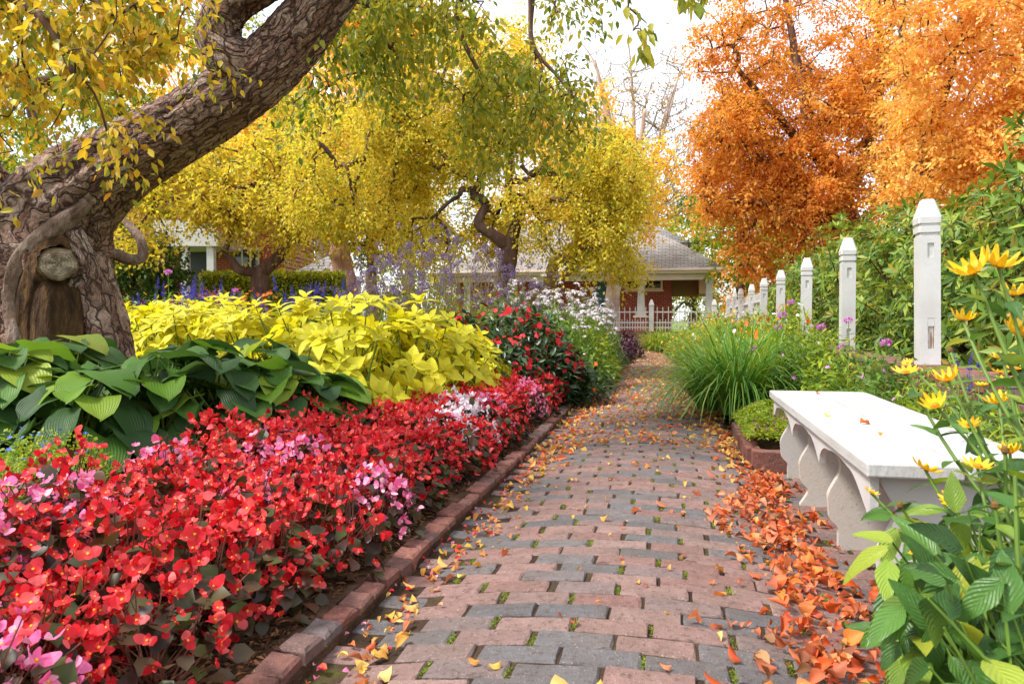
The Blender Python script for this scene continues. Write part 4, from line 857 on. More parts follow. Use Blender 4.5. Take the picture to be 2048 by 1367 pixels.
grow('golden_tree', 'golden orange tree with larger leaves at upper right above rhododendron', b0,
     [[tuple(b0) + (.2,)] + skw([(1850, 480, 13, .17), (1835, 400, 13, .13), (1850, 300, 13, .1), (1900, 150, 12.6, .07), (1930, -40, 12.4, .04)]), skw([(1835, 400, 13, .09), (1870, 340, 12.8, .07), (1960, 260, 12.4, .05), (2060, 180, 12, .03)]), skw([(1850, 300, 13, .08), (1820, 200, 13, .06), (1800, 60, 13, .03)])],
     [(1770, 2160, -180, 270, 11, 14, 260, 96), (1750, 2000, 160, 430, 11.5, 14, 120, 90), (1880, 2140, 150, 440, 11, 13, 100, 90)], 'lf_gold', 'bark', 'twig', T_DIA, .08, .24, seed=42, rtip=.005, gap=.42, gapf=1., flat=.5)
b0 = P(1490, 620, 31.); b0[2] = 0
grow('green_tree', 'yellow green tree behind the right eave of the brick house', b0, [[tuple(b0) + (.35,)] + skw([(1490, 500, 31, .3), (1480, 420, 31, .2), (1470, 360, 31, .08)])], [(1380, 1560, 390, 560, 29, 34, 90, 62), (1540, 1700, 430, 580, 28, 32, 60, 60), (1330, 1440, 380, 450, 33, 36, 24, 50)], 'lf_green', 'bark', 'twig', T_DIA, .16, .36, seed=43, gap=.35, gapf=.5)
# left background
b0 = P(120, 620, 15.); b0[2] = .2
grow('green_tree', 'green and yellow tree behind the leaning trunk at far left', b0, [[tuple(b0) + (.25,)] + skw([(130, 500, 15, .2), (110, 380, 15, .15), (60, 200, 15, .08), (40, 20, 15, .03)]), skw([(120, 420, 15, .12), (200, 320, 15, .08), (280, 240, 15, .04)])],
     [(-120, 330, 60, 420, 13.5, 17, 210, 60), (-100, 260, 300, 520, 13, 16, 90, 56), (160, 420, 180, 380, 14, 17, 70, 56), (250, 520, -60, 120, 15, 18, 60, 40)], 'lf_green', 'bark', 'twig', T_DIA, .095, .26, seed=44, gap=.36, gapf=.8, rtip=.006)
b0 = P(300, 620, 13.4); b0[2] = .2
grow('dark_shrub', 'dark green leafy shrub right of the leaning trunk before the portico', b0, [[tuple(b0) + (.05,)] + skw([(300, 560, 13.4, .04), (300, 500, 13.4, .02)])], [(205, 370, 470, 600, 12.6, 14.2, 70, 70)], 'lf_dark', 'bark', 'twig', T_DIA, .085, .2, seed=45, gap=.2)
# farther trees closing the view
FAR = [(-80, 40, 'lf_green', 'green tree at the far left edge behind everything', 300), (330, 38, 'lf_yellow', 'yellow tree far behind the portico house', 260), (530, 42, 'lf_orange', 'orange tree far behind the yellow tree on the left', 230), (820, 44, 'lf_green', 'green yellow tree far behind the middle crab apple', 260), (1010, 46, 'lf_yellow', 'yellow tree far behind the house roof on the left', 240), (1180, 48, 'lf_yellow', 'yellow tree far behind the bare grey tree', 330), (1390, 50, 'lf_green', 'green tree far away below the orange maple', 420), (1620, 44, 'lf_orange', 'orange tree far behind the maple', 330), (1900, 40, 'lf_yellow', 'yellow tree far behind the rhododendron on the right', 300), (2150, 36, 'lf_green', 'green tree at the far right edge', 250)]
for k, (u_, d_, lm, lab, vt) in enumerate(FAR):
    b0 = P(u_, 640, d_); b0[2] = 0
    grow('distant_tree', lab, b0, [[tuple(b0) + (.4,), tuple(P(u_, 500, d_)) + (.3,), tuple(P(u_ + 10, vt + 60, d_)) + (.08,)]], [(u_ - 190, u_ + 190, vt, 640, d_ - 3, d_ + 4, 200, 48)], lm, 'bark_pale' if k % 2 else 'bark', 'twig', T_DIA, .22, .55, group='distant trees', seed=60 + k, rtip=.015, gap=.36, gapf=.35, sides=4)

# ------------------------------------------------------------------ plants
from mathutils import Matrix
def mput(name, me, parent, m3, p):
    o = put(name, me, parent); mm = np.eye(4); mm[:3, :3] = m3; mm[:3, 3] = p; o.matrix_local = Matrix(mm.tolist()); return o
def dome(n, rx, ry, h, shell=.7, zlo=0.05):
    d = rng.normal(size=(n * 2, 3)); d[:, 2] = np.abs(d[:, 2]) * .9; d = unit(d); d = d[d[:, 2] > zlo][:n]
    r = rng.uniform(shell, 1, len(d))[:, None]
    return d * r * [rx, ry, h], unit(d / [rx, ry, h])
def face_frames(nrm, s):            # flowers: template +Z along nrm
    a = unit(np.cross(nrm, rv(len(nrm)))); b2 = np.cross(nrm, a); s = np.broadcast_to(np.asarray(s, float), (len(nrm),))
    return np.stack([a, b2, nrm], -1) * s[:, None, None]
def petal_mat(name, cols, trans=.3):
    b = NB(name); c = b.ramp(b.rnd(), [((i + .5) / len(cols), lin(h)) for i, h in enumerate(cols)])
    return b.surf(c, .5, None, .3, trans, c)
M['pt_red'] = petal_mat('petal_red', ['#a8101c', '#c81622', '#de2430', '#e83c44', '#d41c28', '#f06a6c', '#cc3a30'])
M['pt_pink'] = petal_mat('petal_pink', ['#e86aa0', '#ee84b4', '#f0a0c4', '#d84080', '#f2bcd2', '#e25a90'])
M['pt_white'] = petal_mat('petal_white', ['#e8dfe4', '#efe6ee', '#e2d4e4', '#f2eaf0'])
M['pt_yel'] = petal_mat('petal_yellow', ['#f0b010', '#f6c41c', '#f2b80c', '#f8d040'])
M['pt_orange'] = petal_mat('petal_orange', ['#e06a14', '#e88420', '#d9541a'])
M['pt_purple'] = petal_mat('petal_purple', ['#6a5a90', '#8a70a8', '#7a5a84', '#a892b0', '#5a4a62'])
M['pt_blue'] = petal_mat('petal_blue', ['#3f3a9a', '#5548b0', '#6a5ac0', '#4a3aa0'])
M['pt_cleome'] = petal_mat('petal_cleome', ['#d070c8', '#e08ad8', '#c050b0', '#ecb0e4'])
M['pt_scarlet'] = petal_mat('petal_scarlet', ['#c00f1c', '#d41824', '#e02a30'])
M['ct_yel'] = plain('flower_centre', '#e8a818', .7, 40, .2); M['ct_brown'] = plain('flower_cone', '#6a4a1c', .8, 60, .3); M['ct_or'] = plain('flower_centre_orange', '#c87a10', .8, 60, .3)
M['stem'] = plain('green_stem', '#5f7a2a', .6, 20, .2); M['stem_red'] = plain('red_stem', '#6a3a28', .6, 20, .25); M['stem_dry'] = plain('dry_stem', '#7a6a3a', .7, 20, .25)
M['begonia_leaf'] = leaf_mat('begonia_leaves', ['#2c201a', '#3c2a22', '#35381f', '#4a3426', '#465028', '#5a382c', '#3a4a26'], .22, .38, 2., .2, spec=.3)
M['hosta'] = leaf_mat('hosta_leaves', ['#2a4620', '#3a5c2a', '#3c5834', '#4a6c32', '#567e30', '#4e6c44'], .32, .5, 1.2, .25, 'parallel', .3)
M['hosta_lit'] = leaf_mat('hosta_sunlit_leaves', ['#5f8a2a', '#7a9c34', '#9cae3c', '#4f7a30', '#b0b048'], .4, .46, 1.2, .25, 'parallel', .3)  # yellower, paler copy of the hosta colours: sunlight painted into some leaves
M['coleus'] = leaf_mat('coleus_leaves', ['#aaae1c', '#c6c424', '#dcd42c', '#e4dc38', '#bab822', '#dacc28'], .38, .45, 1.2, .35, 'pinnate', .35)
M['imp_leaf'] = leaf_mat('impatiens_leaves', ['#1f3318', '#2c4420', '#3a5628', '#33402a'], .2, .35, 1.5, .2, spec=.5)
M['bed_leaf'] = leaf_mat('bed_leaves', ['#3c5a20', '#54762a', '#6f8f34', '#4a6a2c', '#86a03a'], .35, .45, 1.2, .3)
M['lime_leaf'] = leaf_mat('lime_leaves', ['#5f7f24', '#86a22c', '#a8b834', '#7a9430', '#c0b030'], .4, .45, 1.2, .3)
M['blade'] = leaf_mat('grass_blades', ['#3a6a22', '#4f802a', '#669634', '#5a8a32', '#8aaa40', '#a4b850'], .4, .4, 2., .2, spec=.35)
M['rhodo'] = leaf_mat('rhododendron_leaves', ['#33501c', '#4c6a28', '#5f8030', '#7c963a', '#a0ac42', '#56722c', '#b88c2c'], .34, .42, 1.2, .25, spec=.3)
M['daisy_leaf'] = leaf_mat('daisy_leaves', ['#2f4e20', '#3f642a', '#4a7230', '#5f8838', '#3a5c2e', '#8aa43a', '#a8ac3c'], .35, .4, 2.5, .2, 'pinnate', .4)
M['dark_leaf'] = leaf_mat('purple_coleus_leaves', ['#2e1420', '#4a1c2c', '#5a2438', '#3a2a40'], .2, .4, 2., .2)

def stems_geo(tips, base, r=.003, k=4, bend=.05):
    g = Geo()
    for tp in tips:
        p0 = np.array([base[0] + rng.normal(0, .03), base[1] + rng.normal(0, .03), base[2]]); m = p0 + (tp - p0) * .5 + rng.normal(0, bend, 3) * [1, 1, .2]
        g.tube([p0, m, tp], [r * 1.3, r, r * .8], k, cap=False)
    return g
TB_LEAF = leaf_tpl(3, 1, .5, .5, .15, .35)
TB_FLW = [flower_tpl(4, .52, .3, .12, [1, .62], .08, 3), flower_tpl(4, .46, .75, .11, [1, .55], .1, 3), flower_tpl(4, .6, 1.25, .08, [.85, .6], .1, 3)]
def leaves_layout(n, rx, ry, h, size, shell=.7, out=.6, up=.25, lo=.03):
    p, nr = dome(n, rx, ry, h, shell, lo); d = unit(nr * [out, out, .15] + rng.normal(0, .45, p.shape) + [0, 0, -up * .4]); n2 = unit(nr * .7 + [0, 0, .8] + rng.normal(0, .3, p.shape))
    return p, frames(d, n2, size * rng.uniform(.7, 1.25, len(p)))

# ---- begonias
BG = {}
bl_mesh = TB_LEAF.mesh('leaf', M['begonia_leaf'], True)
bf_mesh = {c_: [t_.mesh('flower', [M['pt_' + c_], M['ct_yel']]) for t_ in TB_FLW] for c_ in ('red', 'pink', 'white')}
def beg_layout(nf, nl):
    Lp, Lm = leaves_layout(nl, .172, .172, .255, .057, .6, .8, .3)
    fp, fn = dome(nf, .178, .178, .31, .84, .16); fn = unit(fn + rng.normal(0, .6, fn.shape) + [.12, -.25, .2]); fp += rng.normal(0, .012, fp.shape)
    return Lp, Lm, fp, face_frames(fn, .0212 * rng.uniform(.6, 1.4, len(fp)))
for c_ in ('red', 'pink', 'white'):
    for k in range(3):
        Lp, Lm, fp, fm = beg_layout(124, 100); g1 = Geo().scatter(TB_LEAF, Lm, Lp); g2 = Geo(); sel = rng.choice(3, len(fp), p=[.5, .36, .14])
        for s_ in range(3): g2.scatter(TB_FLW[s_], fm[sel == s_], fp[sel == s_])
        BG[c_, k] = (g1.mesh('foliage', M['begonia_leaf']), g2.mesh('flowers', [M['pt_' + c_], M['ct_yel']]))
BLAB = {'red': 'red flowered bronze leaved begonia, %s, %s from the picture bottom', 'pink': 'pink flowered bronze leaved begonia, %s, %s from the picture bottom', 'white': 'white flowered begonia, %s, %s from the picture bottom'}
BN = {}; ROWN = ['row next the kerb', 'second row from the kerb', 'third row from the kerb', 'fourth row from the kerb', 'row against the hostas']
def ORDN(n):
    return '%d%s' % (n, 'th' if 10 < n % 100 < 14 else {1: 'st', 2: 'nd', 3: 'rd'}.get(n % 10, 'th'))
y = .62; r_ = 0
while y < 7.9:
    for x in np.arange(-2.02 + (.11 if r_ % 2 else 0), -.98, .225):
        xx = x + rng.normal(0, .03) + float(cx(y)) + .14; yy = y + rng.normal(0, .03)
        if xx > float(cx(yy)) - .935 or xx < -2.1 + .5 * np.clip((yy - 3.6) / 2.6, 0, 1) or yy > 7.35: continue
        if not inview(xx, yy, .2) and not inview(xx + .2, yy + .2, .3): continue
        nz = vnoise(np.array([xx, yy, 0.]), 1.7, 4); ran = rng.random()
        c_ = 'white' if ran < .04 and yy > 3 else ('pink' if ran < .12 + .2 * (nz > .54) else 'red')
        pass
        jr = int(round((-1.08 - x) / .225)); BN[jr] = BN.get(jr, 0) + 1; t = thing('begonia', BLAB[c_] % (ROWN[min(jr, 4)], ORDN(BN[jr])), 'begonia', (xx, yy, float(bed_z(xx))), c_ + ' begonias in the border'); s_ = rng.uniform(.9, 1.12); t.scale = (s_, s_, s_ * rng.uniform(.9, 1.1)); 
        if yy < 2.9:
            Lp, Lm, fp, fm = beg_layout(98, 80)
            for m_, p_ in zip(Lm, Lp): mput('leaf', bl_mesh, t, m_, p_)
            for m_, p_ in zip(fm, fp): mput('flower', bf_mesh[c_][rng.choice(3, p=[.5, .36, .14])], t, m_, p_)
            obj('stems', stems_geo(fp[::2] * .97, (0, 0, 0), .0022, 4, .02), M['stem_red'], t, 'stuff')
        else:
            t.rotation_euler = (0, 0, rng.uniform(0, 6.28)); k = rng.integers(3); put('foliage', BG[c_, k][0], t, 'stuff'); put('flowers', BG[c_, k][1], t, 'stuff')
    y += .205; r_ += 1

# ---- small blue flowered filler at the left
BCACHE = {}
def bush(name, label, cat, loc, rx, h, tpl, leafm, nl, ls, ft=None, fmats=None, nf=0, fs=.02, group=None, shell=.55, indf=False, indl=False, ry=None, stems=0, stemm='stem', out=.6, top=.12, up=.25, fup=.3, lo=.03):
    ry = ry or rx; t = thing(name, label, cat, loc, group)
    key = (name, leafm, nl, ls, tuple(fmats or ()), nf, rng.integers(2))
    if not (indl or indf) and key in BCACHE:
        (r0, h0), parts = BCACHE[key]; t.scale = (rx / r0, rx / r0, h / h0); t.rotation_euler = (0, 0, rng.uniform(0, 6.28))
        for nm, me in parts: put(nm, me, t, 'stuff')
        return t
    Lp, Lm = leaves_layout(nl, rx, ry, h, ls, shell, out, up, lo)
    if indl:
        me = tpl.mesh('leaf', M[leafm], True)
        for m_, p_ in zip(Lm, Lp): mput('leaf', me, t, m_, p_)
    else: obj('foliage', Geo().scatter(tpl, Lm, Lp), M[leafm], t, 'stuff')
    if nf:
        fp, fn = dome(nf, rx, ry, h * 1.04, .92, top); fn = unit(fn + rng.normal(0, .3, fn.shape) + [0, -.2, fup]); fm = face_frames(fn, fs * rng.uniform(.75, 1.25, len(fp)))
        if indf:
            me = ft.mesh('flower', [M[k] for k in fmats])
            for m_, p_ in zip(fm, fp): mput('flower', me, t, m_, p_)
        else: obj('flowers', Geo().scatter(ft, fm, fp), [M[k] for k in fmats], t, 'stuff')
    if stems:
        tp, _ = dome(stems, rx * .9, ry * .9, h * .92, .8, .2); obj('stems', stems_geo(tp, (0, 0, 0), .004, 4, rx * .15), M[stemm], t, 'stuff')
    if not (indl or indf) and name in ('border_perennial', 'bed_perennial', 'feathery_perennial'): BCACHE[key] = ((rx, h), [(o.name.split('.')[0], o.data) for o in t.children])
    return t
T5 = flower_tpl(5, .42, .08, .12, None, .03, 2)
M['pt_lob'] = petal_mat('petal_lobelia', ['#4a6ac0', '#5f80d0', '#3a50b0'])
LOB = ['small leaved green plant with tiny blue flowers at the left edge before the hosta', 'low green filler with blue flecks between hosta and begonias', 'bright green filler plant at the left picture edge']
for k, (u_, v_, d_) in enumerate(((20, 960, 3.0), (110, 950, 3.1), (-40, 1010, 2.6))):
    p = P(u_, v_, d_); bush('lobelia', LOB[k], 'plant', (p[0], p[1], float(bed_z(p[0]))), .24, .28, T_DIA, 'lime_leaf', 1500, .022, T5, ['pt_lob', 'pt_white'], 40, .009, 'lobelia fillers', .5)

# ---- hostas
TH = [leaf_tpl(8, 3, .46, .38, .42, .25, .85, .04, rnd=.92), leaf_tpl(8, 3, .50, .4, .25, .38, .9, .05, rnd=.92), leaf_tpl(8, 3, .45, .38, .65, .12, .85, .045, rnd=.9)]
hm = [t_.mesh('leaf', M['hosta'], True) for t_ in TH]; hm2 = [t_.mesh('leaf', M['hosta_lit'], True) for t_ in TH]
HL = ['large leaved hosta at the far left in front of the tree trunk', 'hosta with two heart shaped leaves hanging over the begonias', 'dark green hosta at the foot of the leaning trunk', 'broad leaved hosta in the middle of the hosta row', 'hosta with drooping blue green leaves right of the trunk', 'hosta beside the yellow coleus', 'rightmost hosta between coleus and begonias', 'hosta behind the front row, right of the trunk base', 'hosta behind the front row touching the yellow coleus', 'hosta at the left picture edge below the trunk']
for k, (u_, d_, hh, rr) in enumerate(((20, 3.75, .52, .42), (185, 3.65, .46, .42), (130, 4.15, .58, .45), (320, 3.9, .54, .45), (445, 4.0, .52, .45), (560, 4.2, .50, .42), (640, 4.35, .42, .32), (380, 4.5, .56, .42), (530, 4.75, .56, .42), (-90, 3.6, .5, .42))):
    p = P(u_, 800, d_); t = thing('hosta', HL[k], 'hosta', (p[0], p[1], float(bed_z(p[0]))), 'hostas below the tree'); tips = []
    n = 46
    for q_ in range(n):
        f = q_ / n; a = q_ * 2.39996 + rng.normal(0, .25); el = 1 - f          # top leaves first
        r0 = rr * (.12 + .68 * f ** .8) ; z = hh * (.95 - .82 * f ** 1.4) + rng.normal(0, .02)
        pos = np.array([math.cos(a) * r0, math.sin(a) * r0, max(z, .06)]); tilt = .1 - .9 * f + rng.normal(0, .2)
        d = np.array([math.cos(a) * math.cos(tilt), math.sin(a) * math.cos(tilt), math.sin(tilt)])
        n2 = unit(np.array([-math.cos(a) * .4 * math.sin(tilt), 0, 1.]) + rng.normal(0, .22, 3) + np.array([math.cos(a), math.sin(a), 0]) * (.2 + .5 * f))
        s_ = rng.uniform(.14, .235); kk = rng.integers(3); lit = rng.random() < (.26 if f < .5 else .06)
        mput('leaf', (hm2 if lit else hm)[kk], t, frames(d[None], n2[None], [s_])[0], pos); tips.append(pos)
    obj('leaf_stalks', stems_geo(np.array(tips), (0, 0, 0), .006, 5, .03), M['stem'], t, 'stuff')

# ---- chartreuse coleus
TC = [leaf_tpl(6, 2, .30, .38, .22, .25, .15, .02), leaf_tpl(6, 2, .33, .36, .35, .2, .15, .03)]
TCs = [leaf_tpl(4, 1, .30, .38, .22, .25, .15, .02), leaf_tpl(4, 1, .33, .36, .35, .2, .15, .03)]; cm = [t_.mesh('leaf', M['coleus'], True) for t_ in TC]
CL = [(905, 6.2, 640, .4), (800, 5.5, 625, .42), (680, 4.9, 612, .45), (850, 5.9, 600, .5), (730, 5.7, 582, .5), (610, 5.6, 590, .5), (560, 6.3, 596, .5), (480, 6.5, 600, .5), (390, 6.6, 606, .5), (310, 6.8, 604, .5), (440, 7.4, 592, .5), (255, 7.2, 598, .5), (660, 6.6, 574, .5), (350, 7.8, 590, .5), (590, 5.0, 665, .4), (962, 6.9, 676, .3)]
CLB = ['rightmost low', 'front right', 'front central', 'right hand', 'tallest central', 'central left', 'middle', 'middle left', 'left', 'left of center', 'rear left', 'leftmost, beside the trunk', 'rear central', 'rear leftmost', 'front left, above the hostas', 'small outermost, beside the red impatiens']
for k, (u_, d_, vt, rr) in enumerate(CL):
    p = P(u_, vt, d_); z0 = float(bed_z(p[0])); h = p[2] - z0
    t = thing('coleus', CLB[k] + ' bright yellow green coleus in the mound behind the begonias', 'coleus', (p[0], p[1], z0), 'yellow coleus mound')
    cp, cn = dome(52, rr, rr, h, .82, -.02 + .06); ax = unit(cn + [0, -.1, .55]); Lp = []; Lm = []
    for c_, a_ in zip(cp, ax):
        e1 = unit(np.cross(a_, rv(1)[0])); e2 = np.cross(a_, e1); ph = rng.uniform(0, 6.28)
        for q_ in range(7):
            an = ph + q_ * 1.5708 + (.78 if q_ >= 4 else 0); o_ = e1 * math.cos(an) + e2 * math.sin(an); til = .25 if q_ < 4 else .75
            d = o_ * math.cos(til) + a_ * math.sin(til); n2 = a_ - o_ * .3 * (1 if q_ < 4 else 2); s_ = (.132 if q_ < 4 else .08) * rng.uniform(.8, 1.25)
            Lp.append(c_ + o_ * .012 + a_ * (0 if q_ < 4 else .02)); Lm.append(frames(d[None], n2[None], [s_])[0])
    Lp = np.array(Lp); Lm = np.array(Lm)
    if k in (0, 1, 2, 5, 14):
        fr = (Lp[:, 1] < .1 * rr) | (Lp[:, 2] > h * .8); idx = np.where(fr)[0][:300]
        for q_ in idx: mput('leaf', cm[q_ % 2], t, Lm[q_], Lp[q_])
        rs = np.setdiff1d(np.arange(len(Lp)), idx)
    else: rs = np.arange(len(Lp))
    g = Geo().scatter(TCs[0], Lm[rs[::2]], Lp[rs[::2]]).scatter(TCs[1], Lm[rs[1::2]], Lp[rs[1::2]]); obj('foliage', g, M['coleus'], t, 'stuff', smooth=True)
    obj('stems', stems_geo(cp, (0, 0, 0), .006, 5, .06), M['stem'], t, 'stuff')

# ---- red impatiens mound
TI = leaf_tpl(3, 1, .22, .45, .15, .25); TIF = flower_tpl(5, .52, .06, .08, None, .02, 2)
IL = [(1010, 7.6, 592, .5, 'tallest'), (930, 7.4, 622, .42, 'left'), (1075, 7.5, 630, .45, 'right'), (1010, 7.0, 670, .42, 'front'), (1110, 7.6, 672, .36, 'rightmost low'), (1045, 8.3, 600, .45, 'rear')]
for (u_, d_, vt, rr, lab) in IL:
    p = P(u_, vt, d_); z0 = float(bed_z(p[0])); bush('red_impatiens', lab + ' scarlet flowered dark leaved impatiens in the mound right of the coleus', 'impatiens', (p[0], p[1], z0), rr, p[2] - z0, TI, 'imp_leaf', 1100, .10, TIF, ['pt_scarlet', 'pt_scarlet'], 70, .032, 'red impatiens mound', .6, indf=True, stems=14, stemm='stem_red', out=.9)

# ---- leafy perennials down the left side of the path
k = 0
EL = []; PC = [0, 0]
for yy in np.arange(7.75, 19.5, .6):
    for off in (-.80, -1.2):
        xx = float(cx(yy)) + off + rng.normal(0, .05); h = (.48 if off > -1 else .85) * rng.uniform(.85, 1.15) * (1 + .02 * (yy - 8))
        EL.append((xx, yy, h))
for (xx, yy, h) in EL:
    fr_ = xx > float(cx(yy)) - 1.; PC[fr_] += 1
    bush('border_perennial', 'leafy green perennial %s, %s past the begonias' % ('spilling onto the left path edge' if fr_ else 'behind the left path edge row', ORDN(PC[fr_])), 'plant', (xx, yy, .02), .38, h, leaf_tpl(2, 1, .2, .45, .2, .2), ['bed_leaf', 'imp_leaf', 'lime_leaf'][rng.integers(3)] if yy > 9.5 else ['bed_leaf', 'imp_leaf'][rng.integers(2)], 620, .085, T5, ['pt_orange', 'pt_yel'] if rng.random() < .5 else ['pt_white', 'ct_yel'], 10, .02, 'perennials left of the path', .45, out=.9)
for k, (u_, v_, d_) in enumerate(((1250, 650, 17.), (1262, 680, 16.), (1240, 690, 14.5))):
    p = P(u_, v_, d_); bush('purple_coleus', ['dark purple coleus at the far left bend of the path', 'lower dark purple coleus beside the path end', 'small dark purple coleus before the far bend'][k], 'coleus', (p[0], p[1], 0), .3, .62 - .1 * k, leaf_tpl(2, 1, .3, .4, .2, .2), 'dark_leaf', 500, .09, group='purple coleus', shell=.5)

# ---- white phlox, purple verbena, blue salvia, marigolds
def head_tpl(n, petal, rad, up=.2):
    g = Geo(); p, nr = dome(n, rad, rad, rad * .8, .9, -.1 + up); fm = face_frames(unit(nr + rng.normal(0, .25, nr.shape)), petal * rng.uniform(.8, 1.2, len(p))); return g.scatter(flower_tpl(5, .45, .05, .1, None, .02, 1), fm, p)
PHD = [head_tpl(13, .015, .042).mesh('flower_head', [M['pt_white'], M['ct_yel']]) for _ in range(3)]
def spike_plant(name, label, cat, loc, rx, h, heads, nh, hscale, group, leafm, nl, ls, tpl=T_NARROW, stemm='stem', zr=(.75, 1.05), sr=.003, part='flower_head', lean=.25):
    t = thing(name, label, cat, loc, group); Lp, Lm = leaves_layout(nl, rx, rx, h * .82, ls, .3, .8, .2); 
    if nl: obj('foliage', Geo().scatter(tpl, Lm, Lp), M[leafm], t, 'stuff')
    tips = []
    for q_ in range(nh):
        a = rng.uniform(0, 6.28); r0 = rx * math.sqrt(rng.random()); tp = np.array([math.cos(a) * r0, math.sin(a) * r0, h * rng.uniform(*zr) * (1 - .25 * (r0 / rx) ** 2)]); tips.append(tp)
        n_ = unit(np.array([tp[0] * lean / rx, tp[1] * lean / rx, 1.]) + rng.normal(0, .12, 3))
        mput(part, heads[rng.integers(len(heads))], t, face_frames(n_[None], [hscale * rng.uniform(.75, 1.25)])[0], tp)
    obj('stems', stems_geo(np.array(tips), (0, 0, 0), sr, 4, rx * .2), M[stemm], t, 'stuff'); return t
for k, (u_, d_, vt, rr) in enumerate(((1030, 10., 560, .5), (1090, 9.6, 560, .5), (1140, 9.4, 570, .45), (1165, 10.4, 572, .45), (1180, 9.2, 605, .35), (1000, 11, 552, .5), (1190, 11.5, 590, .4), (1085, 11.4, 548, .5))):
    p = P(u_, vt, d_); spike_plant('white_phlox', ['white phlox at left of its drift behind the impatiens', 'white phlox at the center of its drift', 'white phlox with dense heads above the impatiens', 'white phlox behind the right end of the impatiens', 'low white phlox nearest the path', 'white phlox rising behind the impatiens top', 'white phlox in front of the teal door', 'rearmost white phlox of the drift'][k], 'phlox', (p[0], p[1], .03), rr, p[2] - .03, PHD, 46, .9, 'white phlox drift', 'lime_leaf', 620, .09)
BALL = Geo(); pp = rv(46); BALL.scatter(T_DIA, frames(pp, rv(46), np.full(46, .55)), pp * .55); VB = [BALL.mesh('flower_head', M['pt_purple'])]
for k, (u_, d_, vt) in enumerate(((735, 8.6, 500), (790, 8.4, 480), (850, 8.2, 470), (910, 8.4, 470), (960, 8.8, 480), (1010, 9.2, 500), (820, 9.2, 450), (890, 9.4, 450), (760, 9.4, 470), (1060, 9.6, 520), (940, 9.8, 470), (690, 9.2, 540))):
    p = P(u_, vt, d_); spike_plant('purple_verbena', 'tall purple verbena with thin branching stems, %s of the drift' % ['leftmost front', 'front left', 'front middle left', 'front center', 'front right', 'right', 'tallest at the middle left', 'tallest at the middle right', 'rear left', 'far right', 'rear right', 'low at the far left'][k], 'verbena', (p[0], p[1], .15), .42, p[2] - .15, VB, 36, .032, 'purple verbena drift', 'lime_leaf', 160, .07, stemm='stem_dry', zr=(.55, 1.04), sr=.0028)
SPK = Geo(); n = 90; z = rng.uniform(0, 1, n); a = rng.uniform(0, 6.28, n); d = np.stack([np.cos(a), np.sin(a), np.full(n, .5)], -1); SPK.scatter(T_DIA, frames(d, rv(n), .13 * (1.15 - z)), np.stack([np.cos(a) * .02, np.sin(a) * .02, z], -1)); SP = [SPK.mesh('flower_spike', M['pt_blue'])]
for k, (u_, d_, vt) in enumerate(((310, 9.5, 556), (370, 9.2, 548), (400, 9.4, 545), (430, 9.6, 560), (460, 9., 575), (570, 9.4, 552), (605, 9.2, 540), (640, 9.2, 552), (515, 8.8, 584), (690, 9.6, 556))):
    p = P(u_, vt, d_); spike_plant('blue_salvia', 'violet blue salvia spikes, %s behind the yellow coleus' % ['leftmost', 'second from left', 'tall third from left', 'fourth from left', 'low one left of the marigolds', 'just right of the marigolds', 'tall right hand one', 'one before the grey shed', 'low one before the marigolds', 'rightmost'][k], 'salvia', (p[0], p[1], .25), .22, p[2] - .25, SP, 9, .22, 'blue salvia', 'bed_leaf', 260, .07, part='flower_spike', zr=(.62, .9))
TM = flower_tpl(10, .25, .15, .2, None, .05, 1)
for k, u_ in enumerate((440, 475, 505, 540, 410)):
    p = P(u_, 585, 9.8); bush('marigold', 'orange flowered marigold %s under the small crab apple' % ['left of center', 'center', 'right of center', 'rightmost', 'leftmost'][k], 'marigold', (p[0], p[1], .25), .32, p[2] - .25 + .02, T_DIA, 'bed_leaf', 500, .05, TM, ['pt_orange', 'pt_orange'], 90, .026, 'orange marigolds', .5)
# filler foliage in the left bed
FL = []
for k in range(46):
    u_ = rng.uniform(200, 1080); d_ = rng.uniform(8.2, 13.); vt = rng.uniform(575, 600); p = P(u_, vt, d_); FL.append((p, rng.uniform(.35, .55)))
for p, rr in FL:
    if p[0] > cx(p[1]) - 1.5: continue
    fc_ = rng.integers(4); bush('bed_perennial', 'green leafy filler plant with a few %s flowers in the left bed' % ['orange', 'yellow', 'white', 'pink'][fc_], 'plant', (p[0], p[1], .2), rr, max(.3, p[2] - .2), leaf_tpl(2, 1, .2, .45, .2, .2), ['bed_leaf', 'lime_leaf'][rng.integers(2)], 380, .09, T5, [['pt_orange', 'pt_yel', 'pt_white', 'pt_cleome'][fc_], 'ct_yel'], 8, .025, 'filler plants in the left bed', .4)
# low clipped hedge behind
hd = thing('clipped_hedge', 'low clipped green hedge before the portico house', 'hedge', P(540, 600, 14.5) * [1, 1, 0]); hd.rotation_euler = (0, 0, YAW); px = 14.5 / FPX
n = 15000; x = rng.uniform(-140, 140, n) * px; y = rng.uniform(0, .6, n); z = .2 + rng.uniform(0, 1, n) ** .6 * (.82 + 92 * px - .2); sd = rng.random(n) < .6; y = np.where(sd, rng.normal(0, .04, n), y); z = np.where(sd, z, .82 + 92 * px + rng.normal(0, .03, n))
obj('foliage', Geo().scatter(T_DIA, frames(rv(n), unit(rng.normal(0, .6, (n, 3)) + [0, -.6, .6]), .055 * rng.uniform(.7, 1.3, n)), np.stack([x, y, z], -1)), M['lf_green'], hd, 'stuff')
obj('core', Geo().box(-140 * px, 140 * px, .03, .55, 0, .8 + 88 * px), M['lf_dark'], hd)

